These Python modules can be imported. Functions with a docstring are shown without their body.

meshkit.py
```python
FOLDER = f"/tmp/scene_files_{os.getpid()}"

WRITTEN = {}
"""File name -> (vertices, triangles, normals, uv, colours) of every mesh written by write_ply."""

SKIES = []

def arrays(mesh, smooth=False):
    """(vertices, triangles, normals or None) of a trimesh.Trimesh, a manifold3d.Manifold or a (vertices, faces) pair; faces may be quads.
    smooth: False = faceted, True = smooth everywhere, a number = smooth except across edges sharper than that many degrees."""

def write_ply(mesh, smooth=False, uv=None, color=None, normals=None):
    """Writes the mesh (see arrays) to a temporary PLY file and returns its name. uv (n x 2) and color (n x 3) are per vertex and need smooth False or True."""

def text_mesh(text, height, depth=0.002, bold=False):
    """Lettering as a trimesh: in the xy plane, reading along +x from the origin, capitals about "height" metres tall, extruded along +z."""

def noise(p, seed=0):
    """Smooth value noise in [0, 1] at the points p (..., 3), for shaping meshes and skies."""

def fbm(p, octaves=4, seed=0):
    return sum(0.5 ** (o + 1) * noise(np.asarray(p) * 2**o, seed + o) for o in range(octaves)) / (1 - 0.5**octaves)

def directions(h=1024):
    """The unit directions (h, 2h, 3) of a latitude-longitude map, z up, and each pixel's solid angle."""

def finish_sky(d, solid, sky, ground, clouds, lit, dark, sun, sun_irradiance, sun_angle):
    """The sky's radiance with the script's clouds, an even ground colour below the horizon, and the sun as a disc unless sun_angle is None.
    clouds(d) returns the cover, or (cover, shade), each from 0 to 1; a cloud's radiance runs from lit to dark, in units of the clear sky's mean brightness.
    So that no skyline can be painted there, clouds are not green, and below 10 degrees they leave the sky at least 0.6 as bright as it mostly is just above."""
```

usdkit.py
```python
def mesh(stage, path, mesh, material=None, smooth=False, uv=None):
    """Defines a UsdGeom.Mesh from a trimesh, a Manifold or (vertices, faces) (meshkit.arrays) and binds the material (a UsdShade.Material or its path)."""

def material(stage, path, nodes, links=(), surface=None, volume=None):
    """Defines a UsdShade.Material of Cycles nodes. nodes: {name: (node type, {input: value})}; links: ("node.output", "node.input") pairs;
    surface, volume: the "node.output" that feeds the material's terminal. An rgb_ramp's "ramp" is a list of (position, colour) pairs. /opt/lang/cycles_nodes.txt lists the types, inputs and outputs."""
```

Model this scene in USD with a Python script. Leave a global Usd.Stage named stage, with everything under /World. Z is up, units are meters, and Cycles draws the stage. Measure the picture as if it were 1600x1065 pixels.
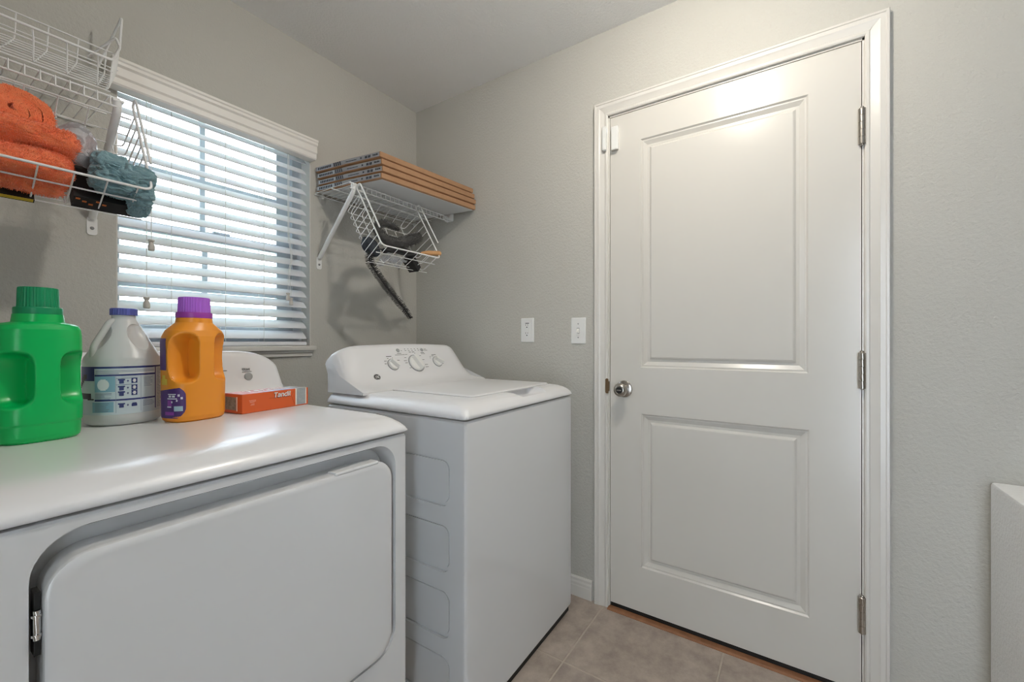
import math, random
import numpy as np, trimesh, usdkit, meshkit
import manifold3d as m3
from shapely.geometry import Polygon, box as sbox
from shapely.ops import unary_union
from pxr import Usd, UsdGeom, UsdLux, UsdShade, Sdf, Gf, Vt

stage = Usd.Stage.CreateInMemory()
UsdGeom.SetStageUpAxis(stage, 'Z'); UsdGeom.SetStageMetersPerUnit(stage, 1.0)
UsdGeom.Xform.Define(stage, '/World'); UsdGeom.Scope.Define(stage, '/World/Looks')

# ------------------------------------------------------------ camera, sky, lamp, exposure
F_PX, YAW, EYE = 656.2, 0.5913, (-1.692, -1.797, 1.1137)
EXPOSURE = 0.12
SKY, SKY_COLOR = 2.8, (0.78, 0.885, 1.0)
LAMP, LAMP_COLOR, LAMP_AT = 410.0, (1.0, 0.935, 0.83), (-0.75, -1.60, 2.40)
cam = UsdGeom.Camera.Define(stage, '/World/camera')
cam.CreateHorizontalApertureAttr(36.0); cam.CreateVerticalApertureAttr(36.0 * 1065 / 1600)
cam.CreateFocalLengthAttr(36.0 * F_PX / 1600); cam.CreateClippingRangeAttr(Gf.Vec2f(0.02, 500))
cam.CreateExposureAttr(EXPOSURE)
_f = np.array([math.cos(YAW), math.sin(YAW), 0]); _r = np.array([math.sin(YAW), -math.cos(YAW), 0])
cam.AddTransformOp().Set(Gf.Matrix4d(*_r, 0, 0, 0, 1, 0, *(-_f), 0, *EYE, 1))
sky = UsdLux.DomeLight.Define(stage, '/World/sky')
sky.CreateIntensityAttr(SKY); sky.CreateColorAttr(Gf.Vec3f(*SKY_COLOR))

# ------------------------------------------------------------ materials
MATS = {}
def mat(name, color, rough=0.5, metal=0.0, bump=None, vary=None, coat=0.0, spec=0.5, trans=None, sheen=0.0, emit=0.0, sss=0.0, coat_rough=0.05):
    """bump: (noise scale, strength, distance); vary: (noise scale, second colour, detail)"""
    if name in MATS: return MATS[name]
    n = {'p': ('principled_bsdf', {'base_color': color, 'roughness': rough, 'metallic': metal, 'coat_weight': coat, 'coat_roughness': coat_rough, 'specular_ior_level': spec, 'sheen_weight': sheen})}
    l = []
    if emit: n['p'][1].update(emission_color=color, emission_strength=emit)
    if bump or vary: n['tc'] = ('texture_coordinate', {})
    if bump:
        n['bn'] = ('noise_texture', {'scale': bump[0], 'detail': 3.0, 'roughness': 0.55}); n['b'] = ('bump', {'strength': bump[1], 'distance': bump[2]})
        l += [('tc.object', 'bn.vector'), ('bn.fac', 'b.height'), ('b.normal', 'p.normal')]
    if vary:
        n['vn'] = ('noise_texture', {'scale': vary[0], 'detail': vary[2] if len(vary) > 2 else 4.0, 'roughness': 0.65})
        n['vr'] = ('rgb_ramp', {'ramp': [(0.3, color), (0.7, vary[1])]})
        l += [('tc.object', 'vn.vector'), ('vn.fac', 'vr.fac'), ('vr.color', 'p.base_color')]
    surf = 'p.BSDF'
    if trans:   # a share of light passing through (thin plastic, leaves)
        n['t'] = ('translucent_bsdf', {'color': trans[1]}); n['m'] = ('mix_closure', {'fac': trans[0]})
        l += [('p.BSDF', 'm.closure1'), ('t.BSDF', 'm.closure2')]; surf = 'm.closure'
    MATS[name] = usdkit.material(stage, '/World/Looks/' + name, n, l, surface=surf)
    return MATS[name]

def clear_mat(name, tint, gloss=0.08, rough=0.05, haze=0.0):
    n = {'t': ('transparent_bsdf', {'color': tint}), 'g': ('glossy_bsdf', {'color': (1, 1, 1), 'roughness': rough}), 'fr': ('fresnel', {'IOR': 1.45}), 'm': ('mix_closure', {})}
    l = [('fr.fac', 'm.fac'), ('t.BSDF', 'm.closure1'), ('g.BSDF', 'm.closure2')]
    surf = 'm.closure'
    if haze:
        n['d'] = ('diffuse_bsdf', {'color': (0.82, 0.84, 0.9)}); n['m2'] = ('mix_closure', {'fac': haze})
        l += [('m.closure', 'm2.closure1'), ('d.BSDF', 'm2.closure2')]; surf = 'm2.closure'
    MATS[name] = usdkit.material(stage, '/World/Looks/' + name, n, l, surface=surf)
    return MATS[name]

WALL = mat('wall_paint', (0.54, 0.525, 0.48), 0.7, bump=(95, 0.8, 0.003))
CEIL = mat('ceiling_paint', (0.86, 0.86, 0.85), 0.8, bump=(95, 0.8, 0.003))
HALF = mat('half_wall_paint', (0.82, 0.82, 0.81), 0.7, bump=(110, 0.8, 0.0028))
TRIM = mat('trim_paint', (0.71, 0.685, 0.64), 0.26)
DOORP = mat('door_paint', (0.68, 0.655, 0.605), 0.21, bump=(300, 0.10, 0.0004))
ENAMEL = mat('white_enamel', (0.73, 0.735, 0.74), 0.30, coat=0.5, coat_rough=0.08)
ENAMELT = mat('white_enamel_top', (0.80, 0.80, 0.81), 0.34, coat=0.25, coat_rough=0.16)
PLAST = mat('white_plastic', (0.82, 0.82, 0.80), 0.35)
WIREM = mat('white_coated_wire', (0.84, 0.84, 0.83), 0.35)
SLATM = mat('blind_slat_white', (0.79, 0.80, 0.83), 0.42)
VALM = mat('valance_white', (0.86, 0.83, 0.78), 0.4)
VINYL = mat('window_vinyl', (0.52, 0.55, 0.60), 0.35)
CORD = mat('cord_white', (0.78, 0.78, 0.76), 0.7)
TASS = mat('tassel_plastic', (0.62, 0.58, 0.53), 0.45)
BLACK = mat('black_rubber', (0.012, 0.012, 0.012), 0.6)
DARK = mat('dark_gap', (0.02, 0.02, 0.022), 0.7)
PRINTG = mat('print_grey', (0.22, 0.22, 0.22), 0.5)
BTNG = mat('button_grey', (0.36, 0.37, 0.37), 0.4)
CHROME = mat('chrome', (0.72, 0.72, 0.72), 0.12, 1.0)
NICKEL = mat('satin_nickel', (0.46, 0.43, 0.39), 0.26, 1.0)
BRASSY = mat('strike_bronze', (0.22, 0.15, 0.09), 0.4, 1.0)
GLASS = clear_mat('window_glass', (0.97, 0.985, 1.0))
FILM = clear_mat('clear_film', (0.97, 0.97, 0.98), rough=0.12, haze=0.30)

# ------------------------------------------------------------ mesh helpers
def cat(*ms):
    ms = [x for m in ms for x in (m if isinstance(m, (list, tuple)) else [m])]
    ms = [trimesh.Trimesh(*meshkit.arrays(m)[:2], process=False) if not isinstance(m, trimesh.Trimesh) else m for m in ms]
    return ms[0] if len(ms) == 1 else trimesh.util.concatenate(ms)
def box(x0, y0, z0, x1, y1, z1):
    m = trimesh.creation.box([abs(x1 - x0), abs(y1 - y0), abs(z1 - z0)]); m.apply_translation([(x0 + x1) / 2, (y0 + y1) / 2, (z0 + z1) / 2]); return m
def hull(pts): return trimesh.convex.convex_hull(np.asarray(pts, float))
def rbox(x0, y0, z0, x1, y1, z1, r, seg=3):
    a = np.linspace(0, math.pi / 2, seg + 1); pts = []
    for u in a:
        for v in a:
            d = np.array([math.cos(u) * math.cos(v), math.sin(u) * math.cos(v), math.sin(v)]) * r
            for s in np.ndindex(2, 2, 2):
                sg = 2 * np.array(s) - 1
                c = np.where(np.array(s) == 1, np.array([x1, y1, z1]) - r, np.array([x0, y0, z0]) + r)
                pts.append(c + sg * d)
    return hull(pts)
def chbox(x0, y0, z0, x1, y1, z1, c):
    pts = []
    for s in np.ndindex(2, 2, 2):
        p = [(x0, x1)[s[0]], (y0, y1)[s[1]], (z0, z1)[s[2]]]; g = [1 - 2 * k for k in s]
        for ax in range(3):
            q = [p[i] + (0 if i == ax else g[i] * c) for i in range(3)]; pts.append(q)
    return hull(pts)
def rrect(x0, y0, x1, y1, r, n=6):
    pts = []
    for cx, cy, a0 in ((x1 - r, y1 - r, 0), (x0 + r, y1 - r, 90), (x0 + r, y0 + r, 180), (x1 - r, y0 + r, 270)):
        for k in range(n + 1):
            a = math.radians(a0 + 90 * k / n); pts.append((cx + r * math.cos(a), cy + r * math.sin(a)))
    return pts
def tube(pts, r, sides=7, closed=False, caps=True):
    p = np.asarray(pts, float); n = len(p); r = np.broadcast_to(r, (n,))
    t = np.empty_like(p)
    if closed: t = np.roll(p, -1, 0) - np.roll(p, 1, 0)
    else:
        d = np.diff(p, axis=0); d /= np.linalg.norm(d, axis=1, keepdims=True) + 1e-12
        t[0], t[-1] = d[0], d[-1]; t[1:-1] = d[:-1] + d[1:]
    t /= np.linalg.norm(t, axis=1, keepdims=True) + 1e-12
    a = np.cross(t[0], [0, 0, 1.0] if abs(t[0][2]) < 0.9 else [1.0, 0, 0]); a /= np.linalg.norm(a)
    A = []
    for k in range(n):
        a = a - t[k] * (a @ t[k]); a /= np.linalg.norm(a) + 1e-12; A.append(a)
    A = np.array(A); B = np.cross(t, A)
    ang = np.arange(sides) * 2 * math.pi / sides
    mit = np.ones(n)
    if not closed and n > 2:
        d = np.diff(p, axis=0); d /= np.linalg.norm(d, axis=1, keepdims=True) + 1e-12
        c = np.sqrt(np.clip((1 + (d[:-1] * d[1:]).sum(1)) / 2, 0.3, 1)); mit[1:-1] = 1 / c ** 0.5
    v = p[:, None] + (r * mit)[:, None, None] * (np.cos(ang)[None, :, None] * A[:, None] + np.sin(ang)[None, :, None] * B[:, None])
    m = n if closed else n - 1
    f = []
    for i in range(m):
        j = (i + 1) % n
        for k in range(sides):
            l = (k + 1) % sides
            f += [(i * sides + k, i * sides + l, j * sides + l), (i * sides + k, j * sides + l, j * sides + k)]
    v = v.reshape(-1, 3)
    if caps and not closed:
        v = np.vstack([v, p[0], p[-1]]); c0, c1 = len(v) - 2, len(v) - 1
        for k in range(sides):
            l = (k + 1) % sides
            f += [(c0, l, k), (c1, (n - 1) * sides + k, (n - 1) * sides + l)]
    return trimesh.Trimesh(v, np.array(f), process=False)
def rnd_path(pts, r, n=5):
    """Polyline with rounded inner corners."""
    p = [np.asarray(q, float) for q in pts]; out = [p[0]]
    for i in range(1, len(p) - 1):
        a, b, c = p[i - 1], p[i], p[i + 1]
        u, w = a - b, c - b; lu, lw = np.linalg.norm(u), np.linalg.norm(w); d = min(r, lu * .45, lw * .45)
        s, e = b + u / lu * d, b + w / lw * d
        for k in range(n + 1):
            t = k / n; out.append((1 - t) ** 2 * s + 2 * t * (1 - t) * b + t ** 2 * e)
    out.append(p[-1]); return out
def lathe(prof, n=40, at=(0, 0, 0)):
    m = trimesh.creation.revolve(np.asarray(prof, float), sections=n); m.apply_translation(at); return m
def prism(poly, a, b, axis='z'):
    """Extrudes a 2-D outline: axis 'x' takes (y, z), 'y' takes (x, z), 'z' takes (x, y)."""
    P = poly if not isinstance(poly, (list, tuple, np.ndarray)) else Polygon(poly)
    m = trimesh.creation.extrude_polygon(P.buffer(0), b - a, engine='earcut')
    v = m.vertices.copy(); v[:, 2] += a
    if axis == 'x': m = trimesh.Trimesh(v[:, [2, 0, 1]], m.faces, process=False)
    elif axis == 'y': m = trimesh.Trimesh(v[:, [0, 2, 1]], m.faces[:, ::-1], process=False)
    else: m = trimesh.Trimesh(v, m.faces, process=False)
    return m
def mf(m):
    m = trimesh.Trimesh(m.vertices, m.faces, process=True); m.merge_vertices()
    if m.volume < 0: m.invert()
    return m3.Manifold(m3.Mesh(np.asarray(m.vertices, np.float32), np.asarray(m.faces, np.uint32)))
def tm(M):
    a = M.to_mesh(); return trimesh.Trimesh(a.vert_properties[:, :3], a.tri_verts, process=False)
def cut(a, *bs):
    A = mf(a)
    for b in bs: A = A - mf(b)
    return tm(A)
def xf(m, loc=(0, 0, 0), R=None):
    m = m.copy()
    if R is not None: m.vertices = m.vertices @ np.asarray(R, float).T
    m.apply_translation(loc); return m
def frame(nrm, up=(0, 0, 1)):
    """Columns right, up, normal: turns a shape drawn in xy (normal +z) to face nrm."""
    n = np.asarray(nrm, float); n /= np.linalg.norm(n); r = np.cross(up, n); r /= np.linalg.norm(r)
    return np.stack([r, np.cross(n, r), n], 1)
def grid(P):
    """(h, w, 3) points to a quad grid mesh."""
    h, w = P.shape[:2]; i, j = np.meshgrid(np.arange(h - 1), np.arange(w - 1), indexing='ij')
    q = np.stack([i * w + j, i * w + j + 1, (i + 1) * w + j + 1, (i + 1) * w + j], -1).reshape(-1, 4)
    return trimesh.Trimesh(P.reshape(-1, 3), np.vstack([q[:, [0, 1, 2]], q[:, [0, 2, 3]]]), process=False)
def loft(rings):
    """Closed solid from a list of equally long rings of points."""
    R = np.asarray(rings, float); h, w = R.shape[:2]; f = []
    for i in range(h - 1):
        for j in range(w):
            k = (j + 1) % w
            f += [(i * w + j, i * w + k, (i + 1) * w + k), (i * w + j, (i + 1) * w + k, (i + 1) * w + j)]
    v = np.vstack([R.reshape(-1, 3), R[0].mean(0), R[-1].mean(0)]); a, b = len(v) - 2, len(v) - 1
    for j in range(w):
        k = (j + 1) % w
        f += [(a, k, j), (b, (h - 1) * w + j, (h - 1) * w + k)]
    m = trimesh.Trimesh(v, np.array(f), process=False)
    if m.volume < 0: m.invert()
    return m
def text(s, h, depth=0.0006, bold=False, slant=0.0, wide=1.0):
    m = meshkit.text_mesh(s, h, depth, bold); v = m.vertices.copy(); v[:, 0] -= v[:, 0].max() / 2; v[:, 0] = v[:, 0] * wide + v[:, 1] * slant
    return trimesh.Trimesh(v, m.faces, process=False)

# ------------------------------------------------------------ scene helpers
USED = set()
JOINED = {'deck_wires', 'long_wires', 'cross_wires', 'label_print', 'label_lines', 'label_bands', 'label_panels', 'label_swoosh', 'label_band', 'label_splash', 'printed_marks', 'slots', 'front_print', 'perforation', 'cream_stripe', 'grey_panel', 'print', 'logo_letters', 'front_lettering', 'lettering_shadow', 'top_lettering'}
def numbered(parent, name):
    p, k = f'{parent}/{name}', 0
    while p in USED: k += 1; p = f'{parent}/{name}_{k:03d}'
    USED.add(p); return p
def tag(prim, label=None, cat_=None, group=None, kind=None):
    prim = prim.GetPrim() if hasattr(prim, 'GetPrim') else prim
    for k, v in (('label', label), ('category', cat_), ('group', group), ('kind', kind)):
        if v: prim.SetCustomDataByKey(k, v)
    return prim
def thing(name, label, cat_, loc=(0, 0, 0), rotz=0.0, group=None):
    x = UsdGeom.Xform.Define(stage, numbered('/World', name)); x.AddTranslateOp().Set(Gf.Vec3d(*map(float, loc)))
    if rotz: x.AddRotateZOp().Set(float(rotz))
    return tag(x, label, cat_, group)
def obj(name, mesh, m, parent=None, smooth=30, label=None, kind=None):
    kind = kind or ('stuff' if name in JOINED else None)
    return tag(usdkit.mesh(stage, numbered(str(parent.GetPath()) if parent else '/World', name), cat(mesh), m, smooth), label, None, None, kind)
def structure(name):
    return tag(UsdGeom.Xform.Define(stage, numbered('/World', name)), kind='structure')
def curves(name, lines, width, m, parent, kind='stuff'):
    c = UsdGeom.BasisCurves.Define(stage, numbered(str(parent.GetPath()), name))
    c.CreateTypeAttr('linear'); c.CreateCurveVertexCountsAttr([len(x) for x in lines])
    c.CreatePointsAttr(Vt.Vec3fArray.FromNumpy(np.vstack(lines).astype(np.float32)))
    c.CreateWidthsAttr([width]); c.SetWidthsInterpolation('constant')
    UsdShade.MaterialBindingAPI.Apply(c.GetPrim()).Bind(m)
    return tag(c, kind=kind)

H = 2.42                      # ceiling height
XL, YF = -2.55, -4.60         # left wall and the wall behind the viewer

# ------------------------------------------------------------ the setting
# window opening in the rear wall, doorway opening in the right wall, daylight doorway in the left wall
WX0, WX1, WZ0, WZ1 = -1.283, -0.634, 1.092, 2.020
DY0, DY1, DZ1 = -1.998, -1.130, 2.066
obj('wall_rear', [box(XL - .12, 0, 0, WX0, .12, H), box(WX1, 0, 0, .12, .12, H), box(WX0, 0, 0, WX1, .12, WZ0), box(WX0, 0, WZ1, WX1, .12, H)], WALL, smooth=False, kind='structure')
obj('wall_right', [box(0, DY1, 0, .12, 0, H), box(0, YF - .12, 0, .12, DY0, H), box(0, DY0, DZ1, .12, DY1, H)], WALL, smooth=False, kind='structure')
LY0, LY1 = -2.62, -2.22
obj('wall_left', [box(XL - .12, LY1, 0, XL, 0, H), box(XL - .12, YF, 0, XL, LY0, H), box(XL - .12, LY0, 2.03, XL, LY1, H)], WALL, smooth=False, kind='structure')
obj('wall_front', box(XL - .12, YF - .12, 0, .12, YF, H), WALL, smooth=False, kind='structure')
obj('ceiling', box(XL - .12, YF - .12, H, .12, .12, H + .08), CEIL, smooth=False, kind='structure')
fl = structure('floor')
obj('grout', box(XL - .12, YF - .12, -.08, .12, .12, -.0012), mat('floor_grout', (0.53, 0.46, 0.39), 0.8, vary=(40, (0.45, 0.39, 0.33))), fl, smooth=False)
tiles = [mat(f'floor_tile_{k}', a, 0.42, bump=(60, 0.25, 0.0012), vary=(13, b, 9.0)) for k, (a, b) in enumerate((((0.50, 0.42, 0.355), (0.29, 0.235, 0.20)), ((0.52, 0.44, 0.375), (0.31, 0.255, 0.215)), ((0.48, 0.405, 0.35), (0.28, 0.23, 0.20))))]
T = 0.4575; rng = random.Random(4)
for i in range(-6, 2):
    for j in range(-8, 4):
        x0, y0 = -.381 + i * T, -1.1305 + j * T - T
        a, b, c, d = max(x0 + .003, XL), max(y0 + .003, YF), min(x0 + T - .003, 0.0), min(y0 + T - .003, 0.0)
        if c - a > .02 and d - b > .02:
            obj('tile', chbox(a, b, -.012, c, d, 0.0, .0009), tiles[rng.randrange(3)], fl, smooth=False)

# base boards
def base_prof(s=1): return [(0, 0), (-.012 * s, 0), (-.012 * s, .045), (-.0105 * s, .050), (-.0105 * s, .060), (-.008 * s, .068), (-.008 * s, .078), (-.004 * s, .084), (0, .084)]
def base_x(y0, y1): return prism([(q[0], q[1]) for q in base_prof()], y0, y1, 'y')   # runs along y on the right wall
obj('baseboard_right', base_x(-1.078, 0.0), TRIM, smooth=False, kind='structure')
obj('baseboard_right_front', base_x(-2.242, -2.052), TRIM, smooth=False, kind='structure')
obj('baseboard_rear', prism([(q[0], q[1]) for q in base_prof()], XL, -.013, 'x'), TRIM, smooth=False, kind='structure')
# low boxed-in half wall at the right
obj('half_wall', rbox(-.214, -3.12, 0, -.0005, -2.244, .728, .008, 2), HALF, smooth=40, kind='structure')

# door casing: three mitred lengths with a stepped profile, then jamb and stop
def casing_ring(u, o):
    """u: distance outwards from the inner edge; returns loop in the door plane (y, z)."""
    yl, yr, zt = -1.1495 + u, -1.9785 - u, 2.056 + u
    return yl, yr, zt
prof = [(0, 0), (0, .009), (.004, .0115), (.010, .0115), (.013, .0095), (.030, .0135), (.036, .0165), (.048, .0165), (.050, .0185), (.056, .0185), (.058, .016), (.058, 0)]
def casing_leg(side):
    top = []; bot = []
    for u, o in prof:
        yl, yr, zt = casing_ring(u, o); y = yl if side == 'l' else yr
        bot.append((-o, y, 0)); top.append((-o, y, zt))
    return loft([bot, top])
def casing_head():
    a = []; b = []
    for u, o in prof:
        yl, yr, zt = casing_ring(u, o); a.append((-o, yl, zt)); b.append((-o, yr, zt))
    return loft([a, b])
tr = structure('trim_1')
for nm, ms in (('casing', casing_leg('l')), ('casing', casing_leg('r')), ('casing', casing_head())): obj(nm, ms, TRIM, tr, smooth=20)
obj('jamb', [box(0, -1.155, 0, .12, DY1, DZ1), box(0, DY0, 0, .12, -1.973, DZ1), box(0, DY0, 2.0485, .12, DY1, DZ1)], TRIM, tr, smooth=False)
obj('door_stop', [box(.042, -1.168, 0, .06, -1.155, 2.0485), box(.042, -1.973, 0, .06, -1.960, 2.0485), box(.042, -1.973, 2.034, .06, -1.155, 2.0485), box(.06, -1.975, .0, .118, -1.153, 2.05)], TRIM, tr, smooth=False)
WOOD = mat('threshold_wood', (0.36, 0.17, 0.085), 0.5, vary=(30, (0.25, 0.11, 0.055)))
obj('trim_2', prism([(-.024, 0), (.118, 0), (.118, .005), (-.016, .005), (-.024, .002)], -1.972, -1.152, 'y'), WOOD, smooth=False, kind='structure')

# the door: slab with two raised-edge panels, knob, three hinges, sweep
dr = structure('door_1')
def slab():
    y0, y1, z0, z1 = -1.971, -1.1575, .024, 2.0455
    body = box(0.0, y0, z0, .036, y1, z1)
    out = body
    for (a, b, c, d) in ((-1.836, -1.284, 1.007, 1.926), (-1.839, -1.287, .203, .821)):
        def ring(ins, x): return [(x, p[0], p[1]) for p in ((a + ins, c + ins), (b - ins, c + ins), (b - ins, d - ins), (a + ins, d - ins))]
        # sunk moulding: bead, then slope, then flat, and a raised field in the middle
        pocket = loft([ring(-.0005, -.002), ring(.0, .0), ring(.005, .0055), ring(.010, .0055), ring(.024, .0135), ring(.034, .0135), ring(.034, -.002)][:6] )
        out = cut(out, pocket)
        fieldm = loft([ring(.0335, .0139), ring(.0335, .0132), ring(.040, .0060), ring(.043, .0048)])
        out = tm(mf(out) + mf(fieldm))
    return out
obj('slab', slab(), DOORP, dr, smooth=20)
obj('door_sweep', box(.006, -1.970, .0055, .034, -1.158, .0238), BLACK, dr, smooth=False)
def turn_x(prof, at, n=36):   # lathe about the -x axis
    m = lathe(prof, n); R = np.array([[0, 0, -1], [0, 1, 0], [1, 0, 0]], float); return xf(m, at, R)
kn = obj('knob', turn_x([(0, .0), (.0335, .0), (.0345, .003), (.033, .0065), (.026, .010), (.014, .0125), (.0125, .016), (.0125, .026), (.017, .030), (.024, .036), (.0272, .044), (.0272, .050), (.0245, .057), (.019, .0615), (.0155, .0625), (.0135, .0605), (.0, .0595)], (0, -1.217, .917)), NICKEL, dr, smooth=40)
obj('thumb_turn', [turn_x([(0, .0), (.0125, .0), (.0125, .003), (0, .003)], (-.0590, -1.217, .917)), ], BLACK, kn, smooth=30)
obj('lock_button', xf(rbox(-.004, -.0085, -.0025, .004, .0085, .0025, .001, 2), (-.0635, -1.217, .917)), NICKEL, kn)
for zc in (1.7785, 1.0225, .2665):
    hg = obj('hinge', cat([lathe([(0, -.0555), (.0098, -.0555), (.0098, -.033), (.0088, -.0325), (.0098, -.032), (.0098, -.011), (.0088, -.0105), (.0098, -.010), (.0098, .011), (.0088, .0115), (.0098, .012), (.0098, .033), (.0088, .0335), (.0098, .034), (.0098, .0535), (.0075, .0555), (0, .0555)], 20, (-.0085, -1.9720, zc)), box(-.001, -1.9725, zc - .05, .03, -1.9715, zc + .05)]), NICKEL, dr, smooth=30)
    obj('hinge_pin', [lathe([(0, 0), (.0045, 0), (.0055, .002), (.0045, .005), (0, .006)], 14, (-.0085, -1.972, zc + .0555)), lathe([(0, -.005), (.004, -.004), (.0045, 0), (0, 0)], 14, (-.0085, -1.972, zc - .0555))], NICKEL, hg)
obj('strike_plate', [prism(rrect(-1.1535, .895, -1.1400, .957, .006, 4), 0, 1, 'z').apply_transform(np.array([[0, 0, .0012, -.0118], [1, 0, 0, 0], [0, 1, 0, 0], [0, 0, 0, 1]], float)), box(-.013, -1.156, .905, -.004, -1.1515, .945)], BRASSY, tr, smooth=False)

# ------------------------------------------------------------ window, with what is beyond it
win = structure('window_1')
def rect_frame(x0, z0, x1, z1, l, w, b, t, y0, y1): return [box(x0, y0, z0, x0 + l, y1, z1), box(x1 - w, y0, z0, x1, y1, z1), box(x0 + l, y0, z0, x1 - w, y1, z0 + b), box(x0 + l, y0, z1 - t, x1 - w, y1, z1)]
obj('window_frame', rect_frame(WX0, WZ0, WX1, WZ1, .010, .044, .035, .016, .07, .12), VINYL, win, smooth=False)
zm = 1.513
up = obj('sash', rect_frame(WX0 + .008, zm - .018, WX1 - .040, WZ1 - .014, .014, .060, .036, .020, .096, .116), VINYL, win, smooth=False)
lo = obj('sash', rect_frame(WX0 + .008, WZ0 + .03, WX1 - .040, zm + .018, .016, .070, .048, .036, .074, .094), VINYL, win, smooth=False)
for s, y0, (a, b), zz in ((up, .105, (zm + .02, WZ1 - .034), 1.726), (lo, .083, (WZ0 + .078, zm - .03), 1.308)):
    x0, x1 = (WX0 + .022, WX1 - .100) if s is up else (WX0 + .024, WX1 - .110)
    obj('pane', box(x0 - .003, y0 - .002, a - .003, x1 + .003, y0 + .002, b + .003), GLASS, s, smooth=False)
    obj('muntin', [box(-1.012 - .009, y0 - .007, a, -1.012 + .009, y0 + .007, b)], VINYL, s, smooth=False)
    obj('muntin', [box(x0, y0 - .0068, zz - .008, x1, y0 + .0068, zz + .008)], VINYL, s, smooth=False)
obj('reveal', [box(WX0, 0, WZ0, WX0 + .003, .0702, WZ1), box(WX1 - .003, 0, WZ0, WX1, .0702, WZ1), box(WX0, .0005, WZ1 - .003, WX1, .0702, WZ1)], TRIM, win, smooth=False)
obj('sash_lock', rbox(-.99, .062, zm + .014, -.93, .074, zm + .024, .003, 2), VINYL, win)
sill = obj('window_sill', [rbox(WX0 - .012, -.032, WZ0 - .020, WX1 + .012, .0715, WZ0 + .0015, .005, 2)], TRIM, win)
obj('apron', prism([(0, 1.071), (-.017, 1.071), (-.017, 1.064), (-.012, 1.058), (-.012, 1.048), (0, 1.045)], WX0 - .002, WX1 + .002, 'x'), TRIM, win, smooth=False)

obj('patio', box(-14, .3, -.42, 12, 3.0, -.40), mat('patio_concrete', (0.62, 0.62, 0.63), 0.9, vary=(3, (0.54, 0.54, 0.55))), smooth=False, kind='structure')
obj('lawn', box(-14, 3.0, -.42, 12, 30, -.405), mat('lawn_grass', (0.32, 0.42, 0.24), 0.9, vary=(6, (0.40, 0.48, 0.30))), smooth=False, kind='structure')
hs = thing('neighbour_house', 'pale house with a grey gable roof seen through the window blind', 'house', (1.6, 10.5, -.40))
obj('wall', prism([(-4.2, 0), (4.2, 0), (4.2, 2.7), (0, 4.9), (-4.2, 2.7)], 0, 6, 'y'), mat('house_stucco', (0.93, 0.92, 0.9), 0.8), hs, smooth=False)
for sg in (-1, 1):
    obj('roof_slope', prism([(sg * 4.7, 2.42), (sg * 4.7, 2.56), (0, 5.06), (0, 4.9)], -.4, 6.4, 'y'), mat('house_roof', (0.62, 0.60, 0.60), 0.8), hs, smooth=False)
obj('fascia', [prism([(sg * 4.7, 2.40), (sg * 4.7, 2.60), (0, 5.10), (0, 4.86)], -.45, -.41, 'y') for sg in (-1, 1)], mat('house_trim', (0.85, 0.85, 0.85), 0.7), hs, smooth=False)
wd = obj('window', box(-1.9, -.02, 1.0, -.9, .03, 2.1), mat('house_window', (0.45, 0.52, 0.6), 0.2), hs, smooth=False)
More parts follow.
